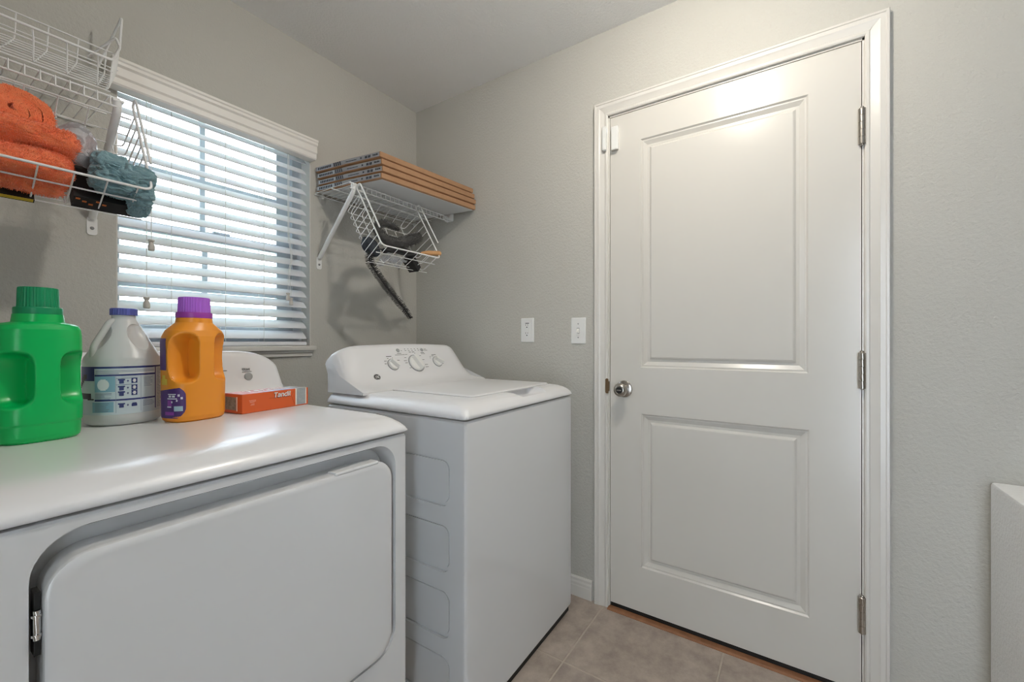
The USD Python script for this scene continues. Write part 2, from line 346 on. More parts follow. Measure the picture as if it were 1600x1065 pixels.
def leafy(name, label, at, rad, n, seed, color):
    t = thing(name, label, 'shrub', at)
    r = np.random.default_rng(seed); d = r.normal(size=(n, 3)); d /= np.linalg.norm(d, axis=1, keepdims=True)
    c = d * np.array(rad) * (0.55 + 0.45 * r.random((n, 1)) ** .5) + [0, 0, rad[2] * 1.05]
    a = r.normal(size=(n, 3)); a /= np.linalg.norm(a, axis=1, keepdims=True); b = np.cross(a, d); b /= np.linalg.norm(b, axis=1, keepdims=True)
    s = .06 + .05 * r.random((n, 1)); v = np.stack([c - a * s, c + b * s * .45, c + a * s, c - b * s * .45], 1).reshape(-1, 3)
    f = (np.arange(n) * 4)[:, None, None] + np.array([[0, 1, 2], [0, 2, 3]])[None]
    tag(obj('foliage', trimesh.Trimesh(v, f.reshape(-1, 3), process=False), mat('leaf_' + name, color, 0.6, trans=(0.45, (0.55, 0.9, 0.45))), t, smooth=False), kind='stuff')
    obj('stem', tube([(0, 0, 0), (.02, 0, rad[2] * .6), (0, 0.02, rad[2] * 1.3)], [.05, .04, .02]), mat('bark', (0.25, 0.2, 0.15), 0.9), t)
leafy('garden_shrub', 'light green shrub outside, behind the lower left of the blind', (-1.25, 3.6, -.40), (.75, .55, 1.05), 2600, 3, (0.42, 0.72, 0.40))
leafy('garden_shrub', 'low green shrub outside, right of the light green one', (0.2, 4.6, -.40), (.7, .5, .55), 1500, 5, (0.40, 0.66, 0.36))

# ------------------------------------------------------------ window blind
bl = thing('window_blind', 'white faux wood slat blind hanging in the window, slats half open', 'blind', (-.9585, -.01, WZ0))
bo = np.array([-.9585, -.01, WZ0]); loc = lambda m: xf(m, -bo)
vp = [(.030, 1.912), (-.012, 1.912), (-.016, 1.918), (-.016, 1.936), (-.021, 1.942), (-.021, 1.966), (-.027, 1.972), (-.027, 1.980), (-.031, 1.984), (-.031, 1.992), (.0, 1.992), (.0, 1.990), (.030, 1.990)]
vpw = [(y - .030 if y < .02 else -.0045, z) for y, z in vp]
obj('valance', loc(cat([prism([(-.001, 1.912), (-.044, 1.912), (-.048, 1.917), (-.048, 1.934), (-.053, 1.940), (-.053, 1.966), (-.059, 1.972), (-.059, 1.981), (-.063, 1.985), (-.063, 1.993), (-.001, 1.993)], -1.306, -.634, 'x')])), VALM, bl, smooth=20)
obj('head_rail', loc(box(WX0 + .004, -.0005, 1.958, WX1 - .004, .030, 1.990)), SLATM, bl, smooth=False)
TH = math.radians(40); YC = .024
def slat(zc):
    n = 7; pts_t = []; pts_b = []
    for k in range(n):
        u = -1 + 2 * k / (n - 1); w = u * .0254; cr = .0022 * (1 - u * u)
        for th, L in ((cr + .0014, pts_t), (cr - .0014, pts_b)):
            L.append((YC + w * math.cos(TH) - th * math.sin(TH), zc + w * math.sin(TH) + th * math.cos(TH)))
    return prism(pts_t + pts_b[::-1], WX0 + .005, WX1 - .016, 'x')
zs = [1.897 + .0165 - .0455 * k for k in range(18)]
for z in zs: obj('slat', loc(slat(z)), SLATM, bl, smooth=25)
obj('bottom_rail', loc(rbox(WX0 + .005, YC - .026, WZ0 + .002, WX1 - .016, YC + .026, WZ0 + .019, .005, 2)), SLATM, bl)
for x in (-1.139, -.971, -.831):
    ms = []
    for dy in (-.0215, .0215): ms.append(tube([(x, YC + dy, 1.96), (x, YC + dy, WZ0 + .012)], .0010, 5))
    for z in zs: ms.append(tube([(x, YC - .0215, z - .0165), (x, YC + .0215, z + .0185)], .0008, 4))
    obj('ladder_cord', loc(cat(ms)), CORD, bl)
def tassel(x, y, z, h=.042, w=.0095):
    return lathe([(0, 0), (w * .75, 0), (w, .003), (w, h * .42), (w * .62, h * .66), (w * .62, h * .74), (w * .95, h * .86), (w * .95, h * .97), (w * .5, h), (0, h)], 16, (x, y, z))
for pts, z in (([(-1.199, -.012, 1.93), (-1.199, -.014, 1.456)], 1.415), ([(-1.211, -.012, 1.93), (-1.211, -.014, 1.262)], 1.222),
               ([(-.742, -.012, 1.93), (-.742, -.013, 1.55), (-.727, -.014, 1.47), (-.742, -.014, 1.40), (-.742, -.014, 1.33)], 1.286), ([(-.737, -.011, 1.93), (-.737, -.012, 1.56), (-.722, -.013, 1.47), (-.736, -.013, 1.40), (-.730, -.016, 1.31)], 1.266)):
    c = obj('lift_cord', loc(tube(rnd_path(pts, .03, 6), .0012, 5)), CORD, bl)
    obj('tassel', loc(tassel(pts[-1][0], pts[-1][1], z, .038 if pts[0][0] < -1 else .032, .0095 if pts[0][0] < -1 else .008)), TASS, c)

# ------------------------------------------------------------ washer
wx, wy = -.457, -.72
def L(m, c): return xf(m, (-c[0], -c[1], 0))
def capm(x0, y0, x1, y1, layers):
    rings = []
    for z, fr, sd, bk, r in layers: rings.append([(p[0], p[1], z) for p in rrect(x0 + sd, y0 + fr, x1 - sd, y1 - bk, r, 5)])
    return hull(np.vstack(rings))
ws = thing('washing_machine', 'white top-loading washing machine with three knobs, against the door wall', 'washing machine', (wx, wy, 0), 0.9)
WX = (-.803, -.111); WY = (-1.037, -.392)
body = rbox(WX[0], WY[0], .022, WX[1], WY[1], .889, .013, 3)
cuts = []
for zb, zt in ((.639, .775), (.449, .585), (.259, .395), (.069, .205)):
    o = rrect(-.978, zb, -.46, zt, .032, 6); i = rrect(-.971, zb + .007, -.467, zt - .007, .026, 6)
    cuts.append(hull([(WX[0] - .001, p[0], p[1]) for p in o] + [(WX[0] + .0045, p[0], p[1]) for p in i]))
    oo_ = Polygon(o).buffer(.0015); ring_ = oo_.difference(oo_.buffer(-.0085))
    cuts.append(prism(ring_, WX[0] - .001, WX[0] + .0085, 'x'))
obj('body', L(cut(body, *cuts), (wx, wy)), ENAMEL, ws, smooth=25)
obj('base', L(box(WX[0] + .012, WY[0] + .010, 0, WX[1] - .012, WY[1] - .01, .024), (wx, wy)), BLACK, ws, smooth=False)
cap = capm(WX[0] - .003, WY[0] - .004, WX[1] + .003, WY[1], [(.8925, .006, .003, 0, .014), (.896, 0, 0, 0, .014), (.906, .003, .002, 0, .018), (.918, .013, .010, 0, .022), (.927, .027, .020, .002, .026), (.9325, .042, .030, .004, .03), (.935, .056, .040, .005, .03), (.936, .074, .050, .006, .03)])
lidr = rrect(-.672, -.956, -.152, -.50, .022, 5); lido = rrect(-.677, -.961, -.147, -.50, .026, 5)
groove = cut(prism(lido, .930, .95), prism(rrect(-.6725, -.9565, -.1515, -.40, .022, 5), .92, .96))
sc = []
for x in (-.470, -.318):
    for (y, z, r) in ((-1.016, .944, .024), (-.985, .940, .026), (-.950, .930, .020)): s = trimesh.creation.icosphere(3, r); s.apply_translation([x, y, z]); sc.append(s)
scoop = hull(np.vstack([s.vertices for s in sc]))
obj('top_panel', L(cut(cap, groove, scoop), (wx, wy)), ENAMELT, ws, smooth=25)
lid = capm(-.672, -.956, -.152, -.47, [(.9335, 0.002, 0.002, 0, .02), (.9375, 0, 0, 0, .022), (.9405, .004, .004, 0, .022), (.9415, .012, .012, 0, .022)])
obj('lid', L(lid, (wx, wy)), ENAMELT, ws, smooth=25)
# console: a swept hump, pulled back and lowered towards its rounded ends
def console(xc, hw, prof, z0, ytop, edge=.07, drop=.25, back=.030, flare=.0, n=56):
    rings = []
    xs = np.concatenate([np.linspace(-hw, -hw + edge, 14), np.linspace(-hw + edge, hw - edge, n)[1:-1], np.linspace(hw - edge, hw, 14)])
    for x in xs:
        t = max(0, (abs(x) - (hw - edge)) / edge); k = 1 - math.sqrt(max(0, 1 - t * t)) if t < 1 else 1.0
        arch = -.010 * (x / hw) ** 2
        ring = []
        for y, z, w in prof:      # w: how much the point follows the rounded end
            hh = (z - z0); zz = z0 + hh * (1 - drop * k * w) + arch * w * hh / .17
            xx = x * (1 - flare * max(0, hh) / .17)
            ring.append((xc + xx, y + back * k * w, zz))
        rings.append(ring)
    return loft(rings)
WP = [(-.396, .930, 0), (-.396, 1.00, .3), (-.396, 1.070, 1), (-.400, 1.088, 1), (-.408, 1.098, 1), (-.418, 1.101, 1), (-.428, 1.096, 1), (-.436, 1.086, 1), (-.453, 1.061, 1), (-.470, 1.035, 1), (-.487, 1.008, 1), (-.504, .983, 1), (-.522, .963, .8), (-.542, .951, .6), (-.566, .944, .3), (-.585, .9415, .1), (-.592, .938, 0), (-.592, .930, 0)]
con = obj('console', L(console(-.457, .343, WP, .93, -.4, edge=.085, drop=.24, back=.035, flare=.045), (wx, wy)), ENAMELT, ws, smooth=35)
NF = np.array([0, -.842, .54]); FR = frame(NF)
def onface(x, z):      # a point on the flat of the console face
    y = -.436 - (1.086 - z) * (.068 / .103); return np.array([x, y, z])
def put(m, x, z, lift=.0): return L(xf(m, onface(x, z) + NF / np.linalg.norm(NF) * lift, FR), (wx, wy))
def knob_mesh(r, h, grip):
    base = lathe([(0, 0), (r * 1.0, 0), (r * 1.0, h * .25), (r * .93, h * .45), (r * .9, h * .5), (0, h * .5)], 40)
    g = hull([(sx * grip * (1 if z < 1 else .75), sy * r * (1 if z < 1 else .92) * (0.92 if abs(sx) else 1), h * (.4 if z < 1 else 1.25)) for z in (0, 1) for sx in (-1, -.6, .6, 1) for sy in (-1, 1)])
    return base, g
rz = lambda a: np.array([[math.cos(a), -math.sin(a), 0], [math.sin(a), math.cos(a), 0], [0, 0, 1]])
for x, z, r, a in ((-.572, 1.020, .023, 40), (-.447, 1.020, .036, 20), (-.319, 1.022, .023, 55)):
    b, g = knob_mesh(r, .020, r * .30)
    k = obj('knob', put(xf(b, R=rz(math.radians(a))), x, z), PLAST, ws, smooth=30)
    obj('grip', put(xf(g, R=rz(math.radians(a))), x, z), PLAST, k, smooth=25)
    obj('bezel', put(lathe([(r * 1.0, 0), (r * 1.13, 0), (r * 1.13, .0018), (r * 1.0, .0018)], 48), x, z), BTNG, k, smooth=30)
for x, z, r in ((-.516, 1.0745, .0085), (-.381, 1.0745, .0080)): obj('button', put(lathe([(0, 0), (r, 0), (r, .002), (r * .8, .003), (0, .003)], 24), x, z), BTNG, ws)
marks = []
def dash(x, z, w, h=.0022): marks.append(put(box(-w / 2, -h / 2, 0, w / 2, h / 2, .0005), x, z))
for k in range(5): dash(-.476 + .0185 * k, 1.080, .005, .0028); dash(-.475 + .0185 * k, 1.0735, .008)
dash(-.498, 1.073, .006); dash(-.360, 1.078, .014); dash(-.358, 1.0725, .020)
dash(-.516, 1.0625, .022, .0028); dash(-.515, 1.057, .052); dash(-.385, 1.063, .020, .0028); dash(-.384, 1.0585, .024, .0024)
dash(-.455, 1.0665, .012, .003); dash(-.437, 1.0665, .014, .003)
dash(-.576, 1.0525, .026, .003); dash(-.322, 1.0525, .026, .003)
for x, z, w in ((-.602, 1.035, .012), (-.606, 1.025, .009), (-.585, 1.045, .006), (-.560, 1.046, .003), (-.535, 1.036, .012), (-.348, 1.045, .006), (-.333, 1.047, .014), (-.352, 1.039, .005), (-.288, 1.022, .008), (-.290, 1.012, .006)): dash(x, z, w)
for x, z, w in ((-.481, 1.057, .011), (-.493, 1.045, .010), (-.500, 1.033, .016), (-.499, 1.024, .013), (-.489, 1.004, .010), (-.430, 1.062, .007), (-.406, 1.050, .010), (-.398, 1.033, .012), (-.393, 1.013, .018), (-.395, 1.003, .018)): dash(x, z, w)
obj('printed_marks', marks, PRINTG, ws, smooth=False)
lg = obj('logo', put(xf(lathe([(0, 0), (1, 0), (1, .0008), (0, .0008)], 32), R=np.diag([.0150, .0125, 1.0])), -.6725, .979, .0012), mat('logo_dark', (0.035, 0.035, 0.04), 0.3), ws, smooth=30)
obj('logo_letters', [put(text('GE', .0105, .0004, True, .15), -.6725, .9747, .0021), put(cut(xf(lathe([(0, 0), (1, 0), (1, .0004), (0, .0004)], 32), R=np.diag([.0138, .0114, 1])), xf(lathe([(0, -.001), (1, -.001), (1, .0014), (0, .0014)], 32), R=np.diag([.0130, .0106, 1]))), -.6725, .979, .0021)], mat('logo_silver', (0.75, 0.75, 0.75), 0.3), lg, smooth=False)

# ------------------------------------------------------------ dryer
dx, dy = -1.333, -.70
ry = thing('clothes_dryer', 'white front-loading clothes dryer with a wide door, below the window', 'clothes dryer', (dx, dy, 0), 1.75)
DX = (-1.677, -.990); DY = (-1.020, -.365)
LD = lambda m: L(m, (dx, dy))
body = rbox(DX[0], DY[0], .022, DX[1], DY[1], .889, .009, 3)
ro = rrect(-1.606, .386, -1.027, .874, .055, 8); ri = rrect(-1.602, .392, -1.031, .858, .045, 8)
rec = hull([(p[0], DY[0] - .002, p[1]) for p in ro] + [(p[0], DY[0] + .002, p[1]) for p in ro] + [(p[0], DY[0] + .048, p[1]) for p in ri])
obj('body', LD(cut(body, rec)), ENAMEL, ry, smooth=25)
obj('base', LD(box(DX[0] + .012, DY[0] + .012, 0, DX[1] - .012, DY[1] - .01, .024)), BLACK, ry, smooth=False)
def door_panel():
    layers = []
    for y, i in ((DY[0] + .046, .003), (DY[0] - .003, 0), (DY[0] - .008, .0015), (DY[0] - .0105, .005), (DY[0] - .0115, .012)):
        layers += [(p[0], y, p[1]) for p in rrect(-1.5955 + i, .397 + i, -1.0445 - i, .842 - i, .045, 8)]
    return hull(layers)
dd = obj('door', LD(door_panel()), ENAMEL, ry, smooth=25)
obj('door_handle', LD(rbox(-1.195, DY[0] - .0108, .838, -1.085, DY[0] + .018, .8455, .003, 3)), ENAMEL, dd)
for z in (.767, .51):
    hn = obj('door_hinge', LD(box(-1.6015, DY[0] + .001, z - .039, -1.5962, DY[0] + .02, z + .039)), BLACK, ry, smooth=False)
    obj('hinge_pin', LD(lathe([(0, -.018), (.0035, -.018), (.0035, -.0135), (.0052, -.0135), (.0052, -.0105), (.0035, -.0105), (.0035, .0105), (.0052, .0105), (.0052, .0135), (.0035, .0135), (.0035, .018), (0, .018)], 14, (-1.5995, DY[0] - .001, z))), CHROME, hn)
cap = capm(DX[0] - .003, DY[0] - .006, DX[1] + .003, DY[1], [(.8930, .006, .003, 0, .012), (.897, 0, 0, 0, .012), (.906, .004, .003, 0, .016), (.916, .013, .011, 0, .02), (.9235, .026, .018, .0, .024), (.929, .041, .026, .002, .028), (.9325, .058, .034, .003, .03), (.9339, .075, .042, .004, .03), (.9342, .095, .050, .005, .03)])
obj('top_panel', LD(cap), ENAMELT, ry, smooth=25)
DP = [(-.322, .930, 0), (-.322, 1.00, .4), (-.322, 1.060, 1), (-.326, 1.078, 1), (-.334, 1.086, 1), (-.344, 1.087, 1), (-.353, 1.082, 1), (-.358, 1.070, 1), (-.364, 1.045, 1), (-.371, 1.012, 1), (-.378, .985, 1), (-.388, .962, .7), (-.402, .948, .4), (-.420, .940, .2), (-.432, .9365, 0), (-.432, .930, 0)]
DP = [(y - .042, z, w) for y, z, w in DP]
obj('console', LD(console(-1.325, .375, DP, .93, 0, edge=.13, drop=.42, back=.010, flare=.02)), ENAMELT, ry, smooth=35)
ND = np.array([0, -.978, .21]); FD = frame(ND)
def putd(m, x, z, lift=.0005):
    y = -.413 + (z - 1.012) * .212; return LD(xf(m, np.array([x, y, z]) + ND * lift, FD))
obj('start_button', putd(lathe([(0, 0), (.0115, 0), (.0115, .002), (.009, .003), (0, .003)], 28), -1.064, 1.005), BTNG, ry)
obj('printed_marks', [putd(text('Start', .0075, .0004, True), -1.069, 1.0235), putd(box(-.014, -.0008, 0, .014, .0008, .0004), -1.067, 1.0195), putd(box(-.006, -.0012, 0, .006, .0012, .0004), -1.128, 1.026)], PRINTG, ry, smooth=False)
ZT = .9345

# ------------------------------------------------------------ bottles
def bottle_body(hw, hd, prof, pit=None, n=180, expo=2.6):
    """Superellipse sections; pit: (angle from the front, half angle, z, half height, depth) on both flanks of the front column."""
    zmax = prof[-1][0]; zz = np.unique(np.concatenate([np.linspace(0, zmax, 90), [p[0] for p in prof]]))
    P = np.zeros((len(zz), n, 3)); th = np.arange(n) * 2 * math.pi / n
    for i, z in enumerate(zz):
        kx = np.interp(z, [p[0] for p in prof], [p[1] for p in prof]); ky = np.interp(z, [p[0] for p in prof], [p[2] for p in prof])
        c, s = np.cos(th), np.sin(th); e = np.interp(z, [p[0] for p in prof], [p[3] for p in prof])
        rr = (np.abs(c / kx) ** e + np.abs(s / ky) ** e) ** (-1 / e)
        if pit:
            for sg in (-1, 1):
                d = (np.degrees(th) + 90 - sg * pit[0] + 180) % 360 - 180
                q = np.sqrt(np.abs(d / pit[1]) ** 2.6 + abs((z - pit[2]) / pit[3]) ** 2.6) ** (2 / 2.6)
                w = np.clip((1 - q) / .27, 0, 1); w = w * w * (3 - 2 * w)
                rr = rr * (1 - w) + np.minimum(rr, np.hypot(pit[4] / np.maximum(np.abs(c), .05), .004)) * w
        P[i] = np.stack([rr * c, rr * s, np.full(n, z)], 1)
    return loft(P)
def cap_mesh(r, rr, z0, z1, z2, ribs=36):
    ring = lathe([(0, z0), (rr * .98, z0), (rr, z0 + .002), (rr, z1 - .002), (rr * .97, z1), (0, z1)], 48)
    th = np.arange(ribs * 4) * 2 * math.pi / (ribs * 4); rad = r * (1 + .012 * np.sign(np.sin(th * ribs)))
    rings = []
    for z, k in ((z1 - .001, 1.02), (z1 + .003, 1.0), (z2 - .003, .97), (z2 - .0008, .955), (z2, .92)): rings.append(np.stack([rad * k * np.cos(th), rad * k * np.sin(th), np.full(len(th), z)], 1))
    return ring, loft(rings)
GREEN = mat('green_plastic', (0.0, 0.48, 0.105), 0.28, sss=0.1); GCAP = mat('green_cap', (0.0, 0.27, 0.105), 0.38)
gb = thing('detergent_bottle', 'green plastic detergent bottle with a ribbed green cap on the dryer', 'bottle', (-1.5373, -.6506, ZT), 8)
gp = [(0, .066, .048, 2.6), (.004, .072, .053, 2.6), (.010, .0735, .0545, 2.6), (.030, .074, .0555, 2.6), (.034, .0765, .0575, 2.6), (.05, .077, .058, 2.6), (.12, .0765, .058, 2.6), (.185, .0755, .057, 2.6), (.200, .074, .0555, 2.5), (.207, .070, .053, 2.3), (.2105, .062, .050, 2.1), (.212, .049, .0475, 2), (.226, .0475, .0475, 2)]
gp = [(z, a * .733, b * .748, e) for z, a, b, e in gp[:-2]] + [(.2135, .0335, .0325, 2), (.2275, .0318, .0318, 2)]
obj('body', bottle_body(.0555, .043, gp, (50, 38, .112, .050, .016)), GREEN, gb, smooth=35)
r1, r2 = cap_mesh(.0262, .0312, .2270, .2400, .276)
c = obj('cap', r2, GCAP, gb, smooth=25); obj('cap_ring', r1, GCAP, c, smooth=30)

ORANGE = mat('orange_plastic', (0.86, 0.31, 0.025), 0.34); PCAP = mat('violet_cap', (0.60, 0.21, 0.88), 0.3, trans=(0.3, (0.75, 0.3, 0.98))); PRING = mat('purple_ring', (0.36, 0.05, 0.40), 0.35)
ob = thing('detergent_bottle', 'orange plastic detergent bottle with a violet cap between white jug and box', 'bottle', (-1.294, -.6421, ZT), -4)
op = [(0, .064, .050, 2.8), (.004, .070, .056, 2.8), (.012, .0722, .058, 2.8), (.09, .0735, .059, 2.8), (.16, .0745, .060, 2.7), (.176, .0755, .061, 2.6), (.190, .0735, .060, 2.5), (.203, .067, .056, 2.3), (.213, .055, .050, 2.1), (.220, .045, .0445, 2), (.2315, .0435, .0435, 2)]
op = [(z, a * .80, b * .775, e) for z, a, b, e in op[:-2]] + [(.221, .0355, .0345, 2), (.2315, .0338, .0338, 2)]
obm = bottle_body(.06, .0465, op, (46, 37, .142, .057, .016), expo=2.6); orot = rz(math.radians(16))
obj('body', xf(obm, R=orot), ORANGE, ob, smooth=35)
r1, r2 = cap_mesh(.0305, .0345, .2315, .2445, .279)
c = obj('cap', r2, PCAP, ob, smooth=25); obj('cap_ring', r1, PRING, c, smooth=30)
def wrap(prof, expo_rot, th0, th1, z0, z1, off, outline=None, nu=16, nv=10):
    """A thin patch that hugs a bottle, from angle th0 to th1 (degrees)."""
    P = np.zeros((nv + 1, nu + 1, 3)); zs_ = [p[0] for p in prof]
    for i in range(nv + 1):
        for j in range(nu + 1):
            u, v = j / nu, i / nv
            if outline: u, v = outline(u, v)
            th = math.radians(th0 + (th1 - th0) * u); z = z0 + (z1 - z0) * v
            kx, ky, e = (np.interp(z, zs_, [p[k] for p in prof]) for k in (1, 2, 3))
            rr = (abs(math.cos(th) / kx) ** e + abs(math.sin(th) / ky) ** e) ** (-1 / e) + off
            P[i, j] = (rr * math.cos(th), rr * math.sin(th), z)
    return grid(P)
def lab_out(u, v):      # label with sloping top and rounded right end
    w = 1 - .22 * max(0, 1 - v * 3) ** 2 - .16 * max(0, v - .75) ** 2 * 16
    return u * w, v * (1 - .12 * (1 - u) * 1)
LP = mat('label_purple', (0.075, 0.025, 0.17), 0.35); LV = mat('label_violet', (0.28, 0.05, 0.38), 0.35); LW = mat('label_white', (0.72, 0.70, 0.80), 0.4); LB = mat('label_lightblue', (0.40, 0.56, 0.66), 0.4); LY = mat('label_yellow', (0.75, 0.52, 0.05), 0.4)
lb = obj('label', xf(wrap(op, 0, 158, 224, .010, .077, .0005, lab_out), R=orot), LP, ob, smooth=30)
W_ = lambda a, b, c, d, o=.0009, **k: xf(wrap(op, 0, a - 19, b - 19, c, d, o, **k), R=orot)
obj('label_print', [W_(206, 228, .052 + k * .001, .0545 + k * .001) for k in (0,)] + [W_(208, 226, .062, .0640), W_(210, 216, .056, .0605), W_(218, 224, .056, .0605), W_(229, 233, .058, .063), W_(234, 238, .052, .057), W_(226, 229, .047, .051), W_(216, 219, .044, .048), W_(205, 216, .034, .0365)], LW, lb)
obj('label_patch', W_(222, 238, .026, .037), LB, lb); obj('label_band', [W_(198, 222, .017, .0245), W_(206, 217, .037, .050, .0007)], LV, lb)
obj('label_top', W_(178, 203, .115, .185), LP, ob)
obj('label_splash', [W_(186, 206, .083, .096), W_(190, 200, .096, .104)], LY, ob)

# bleach jug
JUG = mat('milky_plastic', (0.80, 0.81, 0.80), 0.30, trans=(0.30, (0.85, 0.88, 0.88)))
jg = thing('bleach_jug', 'milky white jug with a blue cap and printed label between two detergent bottles', 'jug', (-1.3965, -.5545, ZT), 0)
jp = [(0, 0), (.056, 0), (.0625, .004), (.0660, .012), (.0660, .018), (.0655, .022), (.0655, .1245), (.0663, .128), (.0660, .137), (.0635, .145), (.056, .158), (.042, .186), (.029, .212), (.0228, .224), (.0205, .229), (.0205, .236), (0, .236)]
jug = lathe(jp, 96)
jm = mf(jug.subdivide().subdivide()) if False else mf(jug)
for ang, rad, hgt, sc_ in ((-66, .064, .186, (.016, .027, .040)), (10, .063, .186, (.016, .026, .038)), (-160, .064, .184, (.016, .022, .036))):
    e = trimesh.creation.icosphere(4, 1.0); e.vertices *= sc_; a = math.radians(ang)
    tilt = trimesh.transformations.rotation_matrix(math.radians(-38), [0, 1, 0])[:3, :3]
    e = xf(e, (rad * math.cos(a) * .80, rad * math.sin(a) * .80, hgt), rz(a) @ tilt); jm = jm - mf(e)
obj('body', tm(jm), JUG, jg, smooth=50)
ha = math.radians(-158); hd_ = np.array([math.cos(ha), math.sin(ha), 0])
obj('handle', tube(rnd_path([hd_ * .012 + [0, 0, .224], hd_ * .027 + [0, 0, .222], hd_ * .058 + [0, 0, .166], hd_ * .0585 + [0, 0, .145]], .02), .0062, 12), JUG, jg, smooth=50)
BCAP = mat('blue_cap', (0.10, 0.12, 0.42), 0.35)
th = np.arange(120) * 2 * math.pi / 120; rb_ = .0232 * (1 + .01 * np.sign(np.sin(th * 30)))
obj('cap', loft([np.stack([rb_ * k * np.cos(th), rb_ * k * np.sin(th), np.full(120, z)], 1) for z, k in ((.2362, 1), (.2495, 1), (.2510, .95), (.2515, .9))]), BCAP, jg, smooth=25)
cyl = [(0, .0655, .0655, 2), (.3, .0655, .0655, 2)]
J = lambda a, b, c, d, o=.0004, nu=None: wrap(cyl, 0, a, b, c, d, o, None, nu or max(2, int(abs(b - a) / 3)), 1)
# label angles: -180 (left edge in view) .. -20 (right edge); the viewer stands at about -103 degrees
A0, A1 = -192, 25
lab = obj('label', J(A0, A1, .0245, .1255), mat('label_pale', (0.60, 0.68, 0.73), 0.4), jg, smooth=30)
pa = lambda u: -103 - 71 + 142 * u          # u 0..1 across the visible printed panel
NAVY = mat('label_navy', (0.035, 0.05, 0.19), 0.4); SKYB = mat('label_sky', (0.26, 0.47, 0.60), 0.4); WHT = mat('label_paper', (0.78, 0.79, 0.80), 0.4); BLK = mat('label_black', (0.02, 0.02, 0.03), 0.4); INK = mat('label_ink', (0.24, 0.29, 0.40), 0.5)
nv = [J(A0, A1, .1215, .1255, .0008), J(pa(.20), pa(.86), .1055, .1090, .0008), J(pa(.20), pa(.86), .0535, .0570, .0008), J(pa(.852), pa(.868), .030, .1215, .0008, 2), J(A0, pa(.195), .096, .1215, .0008)]
def shirt(u, z): return [J(pa(u - .022), pa(u + .022), z - .005, z + .004, .0009), J(pa(u - .034), pa(u + .034), z + .0015, z + .0045, .0009)]
def dialm(u, z): return [J(pa(u - .030), pa(u + .030), z - .0055, z + .0055, .0009)]
for z in (.0945, .0800, .0685): nv += shirt(.475, z) + dialm(.60, z + .0005) + [J(pa(.527), pa(.545), z - .0008, z + .0008, .0009), J(pa(.5335), pa(.5385), z - .0025, z + .0025, .0009)]
nv += shirt(.475, .0435) + [J(pa(.572), pa(.628), .040, .0455, .0009), J(pa(.578), pa(.622), .0455, .0475, .0009), J(pa(.527), pa(.545), .0427, .0443, .0009), J(pa(.5335), pa(.5385), .041, .046, .0009)]
obj('label_bands', nv, NAVY, lab, smooth=30)
wp = [J(pa(.20), pa(.85), .1095, .1185, .0008)]
for z in (.0945, .0800, .0685):      # round dials in the dark squares
    for k in (-1, 0, 1): wp.append(J(pa(.60 - .018 + abs(k) * .006), pa(.60 + .018 - abs(k) * .006), z + .0005 + k * .0024 - .0012, z + .0005 + k * .0024 + .0012, .0012))
for k in range(-5, 6):
    hw_ = .062 * math.sqrt(1 - (k / 5.6) ** 2); wp.append(J(pa(.295 - hw_), pa(.295 + hw_), .0875 + k * .0021 - .00105, .0875 + k * .0021 + .00105, .0012))
obj('label_panels', wp, WHT, lab, smooth=30)
for q in (J(pa(.20), pa(.415), .0725, .1050, .0008), J(pa(.17), pa(.40), .030, .0515, .0006)): obj('label_square', q, SKYB, lab, smooth=30)
obj('label_swoosh', [J(A0 + k * 4, A0 + 10 + k * 4, .080 + k * .004, .089 + k * .004, .0010) for k in range(6)] + [J(pa(.10), pa(.19), .056, .0585, .0009), J(A0, pa(.15), .058, .070, .0009)], BLK, lab, smooth=30)
ink = []; rr_ = random.Random(2)
for z in (.1168, .1140, .1112): ink.append(J(pa(.21), pa(.84 if z > .112 else .45), z - .0006, z + .0006, .0011))
for k in range(6): ink.append(J(pa(.205), pa(.205 + .10 + .08 * rr_.random()), .0695 - k * .0024 - .0005, .0695 - k * .0024 + .0005, .0010))
for k in range(7): ink.append(J(pa(.70), pa(.70 + .07 + .07 * rr_.random()), .100 - k * .0030 - .0005, .100 - k * .0030 + .0005, .0010))
for k in range(5): ink.append(J(pa(.69), pa(.69 + .10 + .05 * rr_.random()), .0500 - k * .0026 - .0005, .0500 - k * .0026 + .0005, .0010))
for k in range(6): ink.append(J(pa(.205), pa(.205 + .12 + .07 * rr_.random()), .0485 - k * .0032 - .0006, .0485 - k * .0032 + .0006, .0010))
for z in (.1005, .0870): ink.append(J(pa(.425), pa(.58), z - .0006, z + .0006, .0010))
for k in range(26): ink.append(J(pa(.885), pa(.885 + .05 + .05 * rr_.random()), .118 - k * .0034 - .0006, .118 - k * .0034 + .0006, .0010))
for u in (.42, .665): ink.append(J(pa(u), pa(u + .004), .028, .105, .0009, 1))
obj('label_lines', ink, INK, lab, smooth=30)

